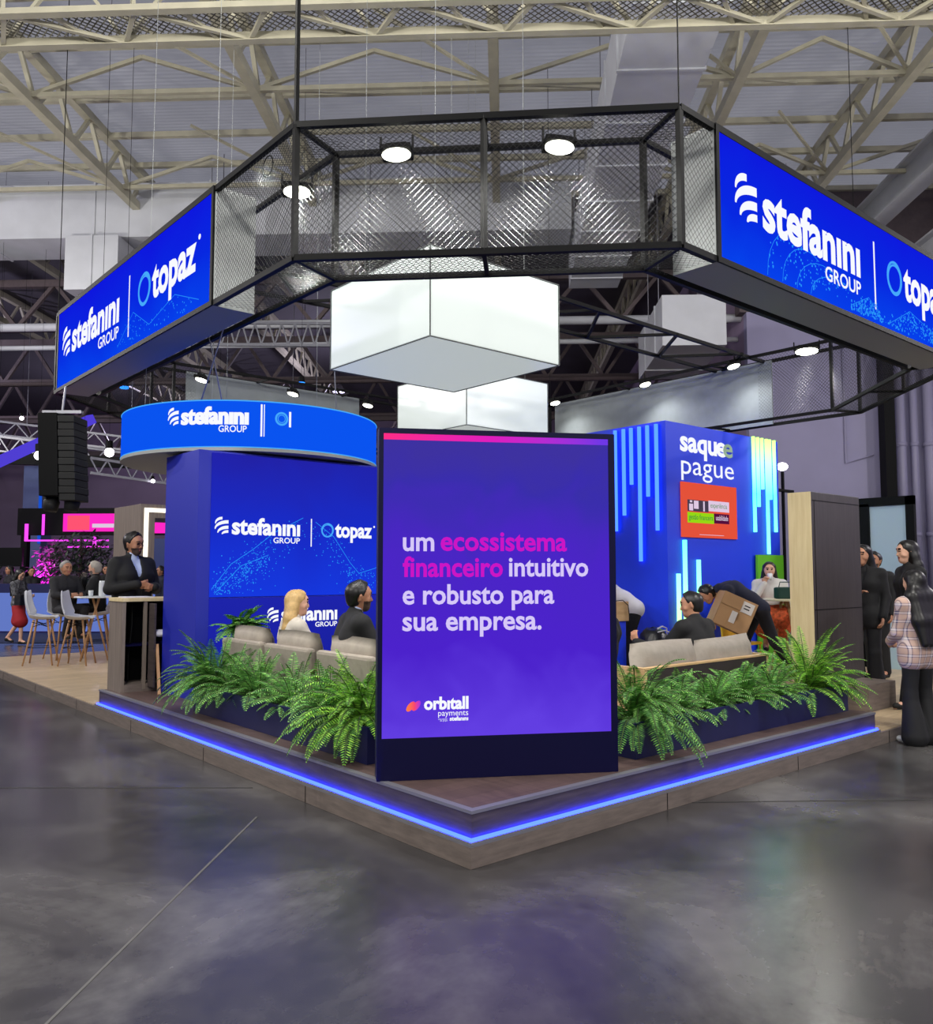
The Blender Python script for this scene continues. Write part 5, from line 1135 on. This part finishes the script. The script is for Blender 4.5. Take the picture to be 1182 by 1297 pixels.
def person(label, loc, yaw, pose, look, k=1.0, h=.0105):
    J = dict(STAND); J.update(pose); J = {q: A(p)*(k if q != 'hf' else 1) for q, p in J.items()}
    t = root('person', loc, label, 'person', None, yaw); g = look.get
    skin = SK[g('skin', 'a')]; slim = g('slim', 1.0)
    hf = J.get('hf', A((0, 1, 0))); hf = hf/np.linalg.norm(hf); nk = J['head'] - J['neck']; up = nk - hf*(nk @ hf); up = up/np.linalg.norm(up); rt = np.cross(hf, up); H = J['head']
    def hp(f, u, r=0.0): return H + (hf*f + up*u + rt*r)*k
    # ---- one continuous body
    b = Sdf(); c = b.cone
    c(hp(-.022, .03), hp(.012, .032), .086*k, .082*k, .02); c(hp(.02, -.01), hp(.048, -.082), .066*k, .036*k, .03); c(hp(0, -.02), hp(.035, -.06), .07*k, .05*k, .02)
    c(hp(.084, .012), hp(.099, -.026), .008*k, .0125*k, .014); c(hp(.078, .04, -.03), hp(.078, .04, .03), .018*k, .018*k, .015); c(hp(.074, -.052, -.014), hp(.074, -.052, .014), .014*k, .014*k, .01)
    for s_ in (1, -1):
        c(hp(-.008, .012, .083*s_), hp(-.012, -.03, .078*s_), .016*k, .010*k, .006); c(hp(.058, -.02, .04*s_), hp(.05, -.03, .05*s_), .026*k, .022*k, .02)
    c(J['neck'], hp(-.015, -.05), .054*k, .050*k, .03)
    W = J['pel'] - J['waist']
    def torso(o, e, kk=.05):
        sx = (J['shR'] - J['shL']); sxn = sx/np.linalg.norm(sx); hx = J['hiR'] - J['hiL']; hxn = hx/np.linalg.norm(hx)
        for s_ in (1, -1):
            o.chain([J['chest'] + sxn*s_*.085*k + (J['neck']-J['chest'])*.35, J['chest'] + sxn*s_*.08*k, J['waist'] + (sxn+hxn)/2*s_*.062*k*slim, J['pel'] + hxn*s_*.07*k], [(.085+e)*k, (.105*slim+e)*k, (.092*slim+e)*k, (.105+e)*k], kk)
            sh = J['shR'] if s_ == 1 else J['shL']; o.cone(J['neck']*.85 + J['chest']*.15, sh, (.05+e)*k, (.052+e)*k, kk)
        if g('bust'): 
            fw = np.cross(up*0 + (J['neck']-J['waist']), sxn); fw = -fw/np.linalg.norm(fw)*(-1)
            for s_ in (1, -1): o.cone(J['chest'] + sxn*s_*.07*k + fw*g('bust')*.075*k, J['chest'] + sxn*s_*.07*k + fw*g('bust')*.076*k, (.062+e)*k, (.062+e)*k, kk)
    torso(b, -.008)
    def arm(o, s_, e, to=1.0, kk=.025, from_=0.0):
        sh, el, wr = J['sh'+s_], J['el'+s_], J['wr'+s_]
        if to >= 1.0: o.chain([sh, el, wr], [(.052*slim+e)*k, (.040+e)*k, (.028+e)*k], kk)
        else: o.cone(sh, sh + (el-sh)*to*1.6, (.054*slim+e)*k, (.05+e)*k, kk)
    def leg(o, s_, e, kk=.03, flare=0.0):
        o.chain([J['hi'+s_], J['kn'+s_], J['an'+s_]], [(.085*slim+e)*k, (.056+e)*k, (.040+e+flare)*k], kk)
    for s_ in 'RL':
        arm(b, s_, -.004); leg(b, s_, -.004)
        c(J['an'+s_], J['to'+s_], .036*k, .026*k, .02); ank = J['an'+s_]; c(ank, ank + A((0, -.03, -.045))*k if ank[2] > .06 else ank, .034*k, .030*k, .02)
        # hand: palm, four unequal bent fingers and a side thumb
        hd = A(look['hd'+s_]) if 'hd'+s_ in look else (J['wr'+s_] - J['el'+s_]); hd = hd/np.linalg.norm(hd)
        pn = A(look['pn'+s_]) if 'pn'+s_ in look else A((-1 if s_ == 'R' else 1, .2, 0)); pn = pn - hd*(pn @ hd); pn = pn/np.linalg.norm(pn)
        sd = np.cross(hd, pn); th = -sd if s_ == 'R' else sd; curl = look.get('curl'+s_, .6); w0 = J['wr'+s_]
        if g('thumb'+s_): th = -th
        for q in (-.024, -.008, .008, .024): c(w0 + hd*.02*k + sd*q*.6*k, w0 + (hd*.082 + sd*q)*k, .015*k, .0125*k, .012)
        for i, (q, L) in enumerate(((-.029, .062), (-.010, .074), (.010, .078), (.029, .068))):
            if (th @ sd) < 0: L = (.068, .078, .074, .062)[i]
            p = w0 + (hd*.085 + sd*q)*k; ang = 0.15 + curl*.35; pr_ = p
            for j, fr in enumerate((.45, .32, .23)):
                dv = hd*math.cos(ang) + pn*math.sin(ang); p2 = pr_ + dv*L*fr*k; c(pr_, p2, (.0098 - .001*j)*k, (.0092 - .001*j)*k, .004); pr_ = p2; ang += curl*.75
        p = w0 + (hd*.025 + th*.022)*k; d1 = (hd*.7 + th*.65 + pn*.35); d1 /= np.linalg.norm(d1); d2 = hd*.9 + th*.15 + pn*.5; d2 /= np.linalg.norm(d2)
        c(p, p + d1*.042*k, .014*k, .011*k, .008); c(p + d1*.042*k, p + (d1*.042 + d2*.032)*k, .011*k, .009*k, .006)
    beard = g('beard')
    def zone(c):
        q = (c - H)/k; f, u, r = q @ hf, q @ up, q @ rt; z = np.zeros(len(c), int)
        if beard: z[(f > .02) & (u < -.035) & (np.abs(r) < .075) & (u > -.14) & ~((np.abs(r) < .018) & (u > -.062) & (u < -.045))] = 3
        z[(f > .06) & (np.abs(np.abs(r) - .031) < .0135) & (np.abs(u - .012) < .0075)] = 1
        z[(f > .06) & (np.abs(np.abs(r) - .032) < .019) & (np.abs(u - .036) < .0065)] = 3 if beard else 1
        z[(f > .06) & (np.abs(r) < .021) & (np.abs(u + .054) < .0075)] = 2
        return z
    sdf_obj('body', b, h, [skin, EYE, LIP, GBEARD if beard == 'grey' else BEARD], t, zone=zone)
    # ---- hair
    hs = g('hair', 'short'); hm = HC[g('hcol', 'black')]; s = Sdf()
    s.cone(hp(-.030, .038), hp(.004, .046), .094*k, .088*k, .02); 
    if hs == 'short':
        s.cone(hp(-.04, -.02), hp(-.02, .02), .075*k, .09*k, .02); s.cone(hp(.04, .095), hp(.0, .10), .03*k, .045*k, .03)
        s.plane(hp(.045, .065), hf*.92 - up*.39); s.sub(hp(.05, -.03), hp(.2, -.02), .088*k, .12*k); s.plane(hp(-.03, -.075), -up); s.sub(hp(-.0, -.02, -.2), hp(-.0, -.02, -.06), .035*k, .03*k); s.sub(hp(-.0, -.02, .2), hp(-.0, -.02, .06), .035*k, .03*k)
    elif hs == 'bald':
        s = Sdf(); s.cone(hp(-.035, .0, -.02), hp(-.035, .0, .02), .088*k, .088*k, .02); s.plane(hp(0, .055), up); s.plane(hp(.0, .0), hf); s.plane(hp(0, -.075), -up)
    else:
        L = g('hlen', .35)*k; bk = A(look.get('hdir', (0, -.12, -1))); bk = bk/np.linalg.norm(bk)
        s.cone(hp(-.035, .0), hp(-.055, -.10), .088*k, .072*k, .03)
        ht = g('hthick', 1.0)
        for q in (-.06, -.02, .02, .06): s.chain([hp(-.05, -.04, q), hp(-.075, -.14, q*1.25*ht), hp(-.085, -.16, q*1.2*ht) + bk*L*.5, hp(-.085, -.16, q*1.2*ht) + bk*L], [.055*k, .05*k*ht, .05*k*ht, .026*k*ht], .03)
        for sgn in (1, -1): s.chain([hp(-.012, .06, .066*sgn), hp(-.03, -.05, .082*sgn), hp(-.04, -.15, .085*sgn), hp(-.045, -.16, .08*sgn) + bk*L*.75], [.030*k, .022*k, .026*k, .02*k], .015)
        s.sub(hp(.045, -.02), hp(.2, -.02), .078*k, .13*k); s.sub(hp(.078, .035), hp(.2, .035), .058*k, .1*k); s.sub(hp(.08, -.14), hp(.2, -.14), .085*k, .1*k)
    sdf_obj('hair', s, h, hm, t)
    # ---- clothes
    top, bot = g('top', 'black'), g('bottom', 'black'); e = g('fit', .016)
    s = Sdf(); torso(s, e)
    if g('collar', True): s.cone(J['neck'] - (nk)*.12, J['neck'] + nk*.22, .066*k, .062*k, .02)
    for s_ in 'RL':
        if g('sleeve', 1) == 1: arm(s, s_, e*.9)
        else: arm(s, s_, e, g('sleeve'))
    if g('coat'):    # jacket skirt below the waist
        hx = J['hiR'] - J['hiL']; hx = hx/np.linalg.norm(hx)
        for q in (1, -1): s.cone(J['pel'] + hx*q*.075*k, J['hi'+('R' if q == 1 else 'L')]*.86 + J['kn'+('R' if q == 1 else 'L')]*.14, (.105+e)*k, (.10+e)*k, .05)
    tv = (J['neck'] - J['waist']); sxn = (J['shR']-J['shL'])/np.linalg.norm(J['shR']-J['shL']); fw = np.cross(tv/np.linalg.norm(tv), sxn); fw = fw/np.linalg.norm(fw)
    if fw @ (J['toR'] + J['toL'] - J['anR'] - J['anL'] + 1e-6) < 0 and not g('flip'): fw = -fw
    if g('vneck'): s.sub(J['neck'] + fw*.10*k, J['chest']*.75 + J['waist']*.25 + fw*.155*k, .062*k, .012*k)
    sdf_obj(g('topname', 'jacket' if g('vneck') else 'shirt'), s, h, CL[top], t)
    if g('vneck') and g('inner'):
        s = Sdf(); torso(s, e - .012); s.cone(J['neck'] - nk*.1, J['neck'] + nk*.28, .064*k, .060*k, .02); s.plane(J['chest'] + fw*.02*k, -fw); s.plane(J['waist'], -(tv/np.linalg.norm(tv))); sdf_obj('inner_shirt', s, h, CL[g('inner')], t)
    s = Sdf(); hx = J['hiR'] - J['hiL']; hx = hx/np.linalg.norm(hx)
    if g('skirt'):
        L = g('skirt')
        for s_ in 'RL': p = J['hi'+s_] + (J['kn'+s_] - J['hi'+s_])*min(1, L); s.cone(J['pel'] + hx*(.06 if s_ == 'R' else -.06)*k, p, .115*k, (.115 + .05*L)*k, .06)
        if L > 1:
            for s_ in 'RL': s.cone(J['kn'+s_], J['kn'+s_] + (J['an'+s_]-J['kn'+s_])*(L-1), .15*k, .17*k, .06)
        s.cone(J['pel'], J['waist'], .115*k*slim, .10*k*slim, .05); sdf_obj('skirt', s, h, CL[bot], t)
    else:
        for s_ in 'RL': leg(s, s_, .012, flare=g('flare', .012))
        s.cone(J['pel'] + hx*.06*k, J['pel'] - hx*.06*k, .112*k, .112*k, .04); s.cone(J['pel'], J['pel']*.5 + J['waist']*.5, .12*k*slim, .11*k*slim, .04); sdf_obj('trousers', s, h, CL[bot], t)
    for s_ in 'RL':
        s = Sdf(); an, to = J['an'+s_], J['to'+s_]; fd = to - an; fd[2] = 0; fd = fd/(np.linalg.norm(fd)+1e-9); dn = A((0, 0, -1)) if an[2] - to[2] < .2 else (to-an)/np.linalg.norm(to-an)
        hl = an + dn*.05*k - fd*.03*k; s.cone(hl, to + A((0, 0, .008))*k, .036*k, .031*k, .02); s.cone(an + dn*.02*k, hl, .043*k, .038*k, .02)
        if an[2] < .15*k: s.cut.append(('z<', max(0.002, min(hl[2], to[2]) - .03*k)))
        sdf_obj('shoe', s, h, M['white'] if g('shoe') == 'white' else M['rubber'], t)
    return t, J, hp
def yawof(d): return math.atan2(d[1], d[0]) - pi/2
EXv, GXv = np.array((.758, -.652)), np.array((.652, .758))
def face(r, f): return yawof(EXv*r + GXv*f)

# the man behind the counter: hands together, looking to image-right and slightly towards the viewer
t, J, hp = person('man standing in a black suit with a lanyard behind the grey oak counter', (.50, 6.72, LOW), face(.75, -.55), dict(elR=(.27, .02, 1.15), wrR=(.10, .25, 1.20), elL=(-.27, .02, 1.15), wrL=(-.10, .26, 1.17), hf=(-.25, 1, -.08)),
    dict(skin='b', hair='short', hcol='black', beard='dark', top='black', bottom='black', vneck=True, inner='shirt', coat=True, slim=1.16, fit=.022, hdR=(-1, .25, .1), hdL=(1, .25, .1), pnR=(0, -1, .2), pnL=(0, -1, .2), curlR=.9, curlL=.9), 1.11)
mb = MB(); 
for s_ in (1, -1): mb.tube([(s_*.07, .07, 1.56), (s_*.065, .15, 1.45), (s_*.02, .165, 1.18), (0, .165, 1.12)], .007, 6)
obj('lanyard', mb, M['rubber'], t); mb = MB(); mb.box(-.045, .045, .165, .172, .98, 1.12); obj('badge', mb, M['tape'], t)
mb = MB()
for s_ in (1, -1): mb.tube([tuple(hp(.108, .012, s_*.034 + .024*math.cos(a)) + up_ for up_ in ()) if False else tuple(hp(.106 - .01*abs(math.cos(a)), .012 + .018*math.sin(a), s_*.033 + .026*math.cos(a))) for a in [i*pi/8 for i in range(17)]], .0025, 5)
obj('glasses', mb, M['black'], t)

S1 = .75
person('man in a dark suit on a bar stool seen from behind at the high table', (1.2, 12.0, LOW), face(.75, -.55), {**sit(S1, .0, .13, -.12), 'elR': (.24, .14, S1+.33), 'wrR': (.12, .38, S1+.34), 'elL': (-.24, .14, S1+.33), 'wrL': (-.10, .38, S1+.34)}, dict(skin='b', hair='short', hcol='grey', top='char', bottom='char', fit=.024, slim=1.12), 1.0)
person('bearded man in a dark suit at the high table, hand raised to his chin', (1.77, 12.0, LOW), face(-.95, -.3), {**sit(S1, -.06, .13, -.12), 'elR': (.24, .26, S1+.36), 'wrR': (.07, .26, S1+.60), 'elL': (-.24, .16, S1+.33), 'wrL': (-.02, .40, S1+.34), 'hf': (.25, 1, -.05)}, dict(skin='c', hair='short', hcol='lightgrey', beard='grey', top='black', bottom='black', vneck=True, inner='shirt', fit=.022, slim=1.1, hdR=(-.2, -.2, 1), curlR=1.2), 1.0)
person('girl in a red skirt and printed top walking past at the far left edge', hv(-10.75, 18.3, .012), face(.95, -.15), dict(elR=(.2, .06, 1.12), wrR=(.12, .28, 1.14), elL=(-.2, .06, 1.12), wrL=(-.1, .28, 1.14), knR=(.09, .16, .5), anR=(.09, .16, .085), toR=(.1, .32, .03), knL=(-.09, -.05, .5), anL=(-.09, -.32, .14), toL=(-.1, -.19, .04), hf=(0, 1, -.25)), dict(skin='c', hair='long', hcol='black', hlen=.35, top='pattern', bottom='red', skirt=.9, sleeve=.5, slim=.9), .93, .012)
mb = MB(); mb.box(-.16, .16, -.07, .07, -.13, .10); mb.tube([(-.14, 0, .1), (-.06, 0, .5), (.06, 0, .5), (.14, 0, .1)], .012, 6); o = obj('shoulder_bag', mb, M['bag_black'], label='black shoulder bag of the girl in the red skirt', cat='bag'); o.location = hv(-10.55, 18.1, 1.0); o.rotation_euler = (0, 0, face(.95, -.15))
# small crowd behind the pale blue counter
for k, (r, f, kk) in enumerate(((-13.0, 22.7, .97), (-13.6, 22.7, 1.0), (-10.9, 22.7, 1.0), (-8.33, 20.2, .98))):
    person(('dark haired visitor behind the pale blue counter, below the pink leaves', 'visitor in purple shade behind the pale blue counter near the girl', 'dark haired visitor behind the two seated men', 'visitor in dark clothes seen beside the man at the oak counter')[k], hv(r, f, .012), face((.6, -.5, .2, -.8)[k], -.6), {}, dict(skin='b', hair='short' if k != 1 else 'long', hlen=.2, top=('black', 'char', 'black', 'navy')[k], bottom='black'), kk, .016)

S2 = .25
person('blonde woman in a cream blouse sitting in the middle armchair, seen from behind', (1.03, 3.60, DECK), face(.85, .45), {**sit(S2-.02, .10, .11, .05), 'hf': (.22, 1, -.02)}, dict(skin='c', hair='long', hcol='blonde', hlen=.16, hdir=(0, -.05, -1), top='cream', bottom='denim', slim=.92, fit=.02, bust=.4), 1.0, .009)
person('man in a black jacket with short black hair sitting in the near armchair', (1.02, 2.56, DECK), face(.9, .4), {**sit(S2+.02, .08, .13, .05), 'hf': (.1, 1, 0)}, dict(skin='b', hair='short', hcol='black', beard='dark', top='black', bottom='black', vneck=True, inner='shirt', fit=.024, slim=1.14), 1.04, .009)
person('man in a black jacket sitting on the linen sofa, hand raised before his chest', (4.02, 1.40, DECK), face(-.62, .78), {**sit(S2-.05, .10, .13, .03), 'hf': (-.62, 1, -.16), 'elL': (-.28, .10, S2+.26), 'wrL': (-.34, .34, S2+.36), 'elR': (.22, .1, S2+.24), 'wrR': (.05, .34, S2+.26)}, dict(skin='a', hair='short', hcol='black', top='black', bottom='black', fit=.024, slim=1.08, curlL=1.1, hdL=(-.1, .3, .9)), 1.0, .009)
# the bending man with the box
bm = dict(pel=(0, -.10, .93), waist=(0, .04, 1.04), chest=(0, .26, 1.17), neck=(0, .44, 1.19), head=(0, .585, 1.12), shR=(.18, .37, 1.16), shL=(-.18, .37, 1.17), elR=(.24, .30, .93), elL=(-.25, .36, .98), wrR=(.20, .44, .74), wrL=(-.16, .30, .92),
    hiR=(.09, -.10, .90), hiL=(-.09, -.10, .90), knR=(.11, .06, .50), knL=(-.10, -.26, .50), anR=(.11, .02, .085), anL=(-.11, -.52, .13), toR=(.12, .19, .03), toL=(-.12, -.37, .04), hf=(0, .72, -.70))
person('man in a navy polo shirt bending forward over the cardboard box', (7.63, 2.84, LOW), face(-1, -.02), bm, dict(skin='a', hair='short', hcol='black', top='navy', bottom='denim', sleeve=.5, fit=.018, slim=1.05, hdL=(.3, .15, -1), curlL=.9), 1.04, .009)
person('woman in a white blouse drinking from a cup in front of the green board', (8.76, 3.20, LOW), face(-.28, -.95), {**sit(.72, .0, .09, -.08), 'elR': (.24, .18, 1.05), 'wrR': (.09, .17, 1.30), 'elL': (-.26, .08, 1.02), 'wrL': (-.16, .30, 1.06)}, dict(skin='c', hair='long', hcol='brown', hlen=.28, hdir=(0, .02, -1), top='white', bottom='orange', skirt=1.35, slim=.92, fit=.022, hdR=(-.4, .2, 1), pnR=(-.3, .9, 0), curlR=1.1, bust=.4), 1.0, .009)
mb = MB(); mb.lathe([(.028, 0), (.04, .09), (.037, .09), (.026, .01), (.0001, .01)], (0, 0, 0), 14); o = obj('white_cup', mb, M['white'], smooth=True, label='white cup held to the mouth of the drinking woman', cat='cup'); d = GXv*-.95 + EXv*-.28; o.location = (8.76 + d[0]*.17, 3.2 + d[1]*.17, LOW+1.36); o.rotation_euler = (R(20), 0, face(-.28, -.95))
wb = dict(pel=(0, -.12, .90), waist=(0, .02, 1.01), chest=(0, .22, 1.12), neck=(0, .39, 1.12), head=(0, .51, 1.13), shR=(.18, .32, 1.11), shL=(-.18, .32, 1.11), elR=(.26, .42, 1.10), elL=(-.26, .42, 1.10), wrR=(.16, .56, 1.07), wrL=(-.16, .56, 1.07), hiR=(.09, -.12, .88), hiL=(-.09, -.12, .88), knR=(.1, -.06, .48), knL=(-.1, -.02, .48), hf=(0, .6, -.8))
person('person in a white shirt bending down behind the oak desk', (6.38, 4.05, LOW), face(-1, .10), wb, dict(skin='a', hair='short', hcol='black', top='offwhite', bottom='denim', fit=.024), 1.07)
person('person in dark grey clothes sitting beside the poster screen, mostly hidden', (4.24, 2.62, DECK), face(-.9, .4), sit(.25, .05), dict(skin='b', hair='short', top='char', bottom='black', fit=.024), .90, .012)

# right edge
person('woman in a black trouser suit standing right behind the oak portal', (7.23, 1.10, LOW), face(-.55, -.7), dict(elR=(.24, .02, 1.13), wrR=(.04, .22, 1.16), elL=(-.23, -.02, 1.13), wrL=(-.22, .1, .92), hf=(.15, 1, 0)), dict(skin='a', hair='long', hcol='black', hlen=.2, top='black', bottom='black', vneck=True, inner='black', coat=True, flare=.055, slim=.92, bust=.4, hdR=(-.7, .1, .5)), 1.03, .0095)
person('man in black with a dark beard behind the woman in the trouser suit', (9.16, 1.80, LOW), face(-.7, -.6), dict(elR=(.25, .0, 1.14), wrR=(.12, .22, 1.06)), dict(skin='b', hair='short', hcol='black', beard='dark', top='black', bottom='black', fit=.02), 1.0, .012)
person('tall woman with long black hair in black wide trousers facing left', (6.70, .36, LOW), face(-1, .05), dict(elR=(.23, -.06, 1.14), wrR=(.22, .02, .90), elL=(-.22, -.04, 1.14), wrL=(-.20, .10, .90), knR=(.09, -.04, .5), anR=(.09, -.12, .085), toR=(.11, .05, .03), knL=(-.09, .06, .5), anL=(-.09, .08, .085), toL=(-.11, .24, .03)), dict(skin='c', hair='long', hcol='black', hlen=.30, top='black', bottom='black', flare=.05, slim=.92, bust=.4, fit=.018), 1.04, .0095)
person('girl with very long black hair, plaid shirt and white shoes seen from behind', (5.36, -.22, 0), face(-.35, .9), dict(elR=(.2, .06, 1.12), wrR=(.12, .24, 1.02), elL=(-.2, .06, 1.12), wrL=(-.1, .24, 1.02)), dict(skin='c', hair='long', hcol='black', hlen=.46, hthick=1.45, hdir=(0, -.26, -1), top='plaid', bottom='black', flare=.075, coat=True, shoe='white', slim=.95, fit=.024), .92, .0095)
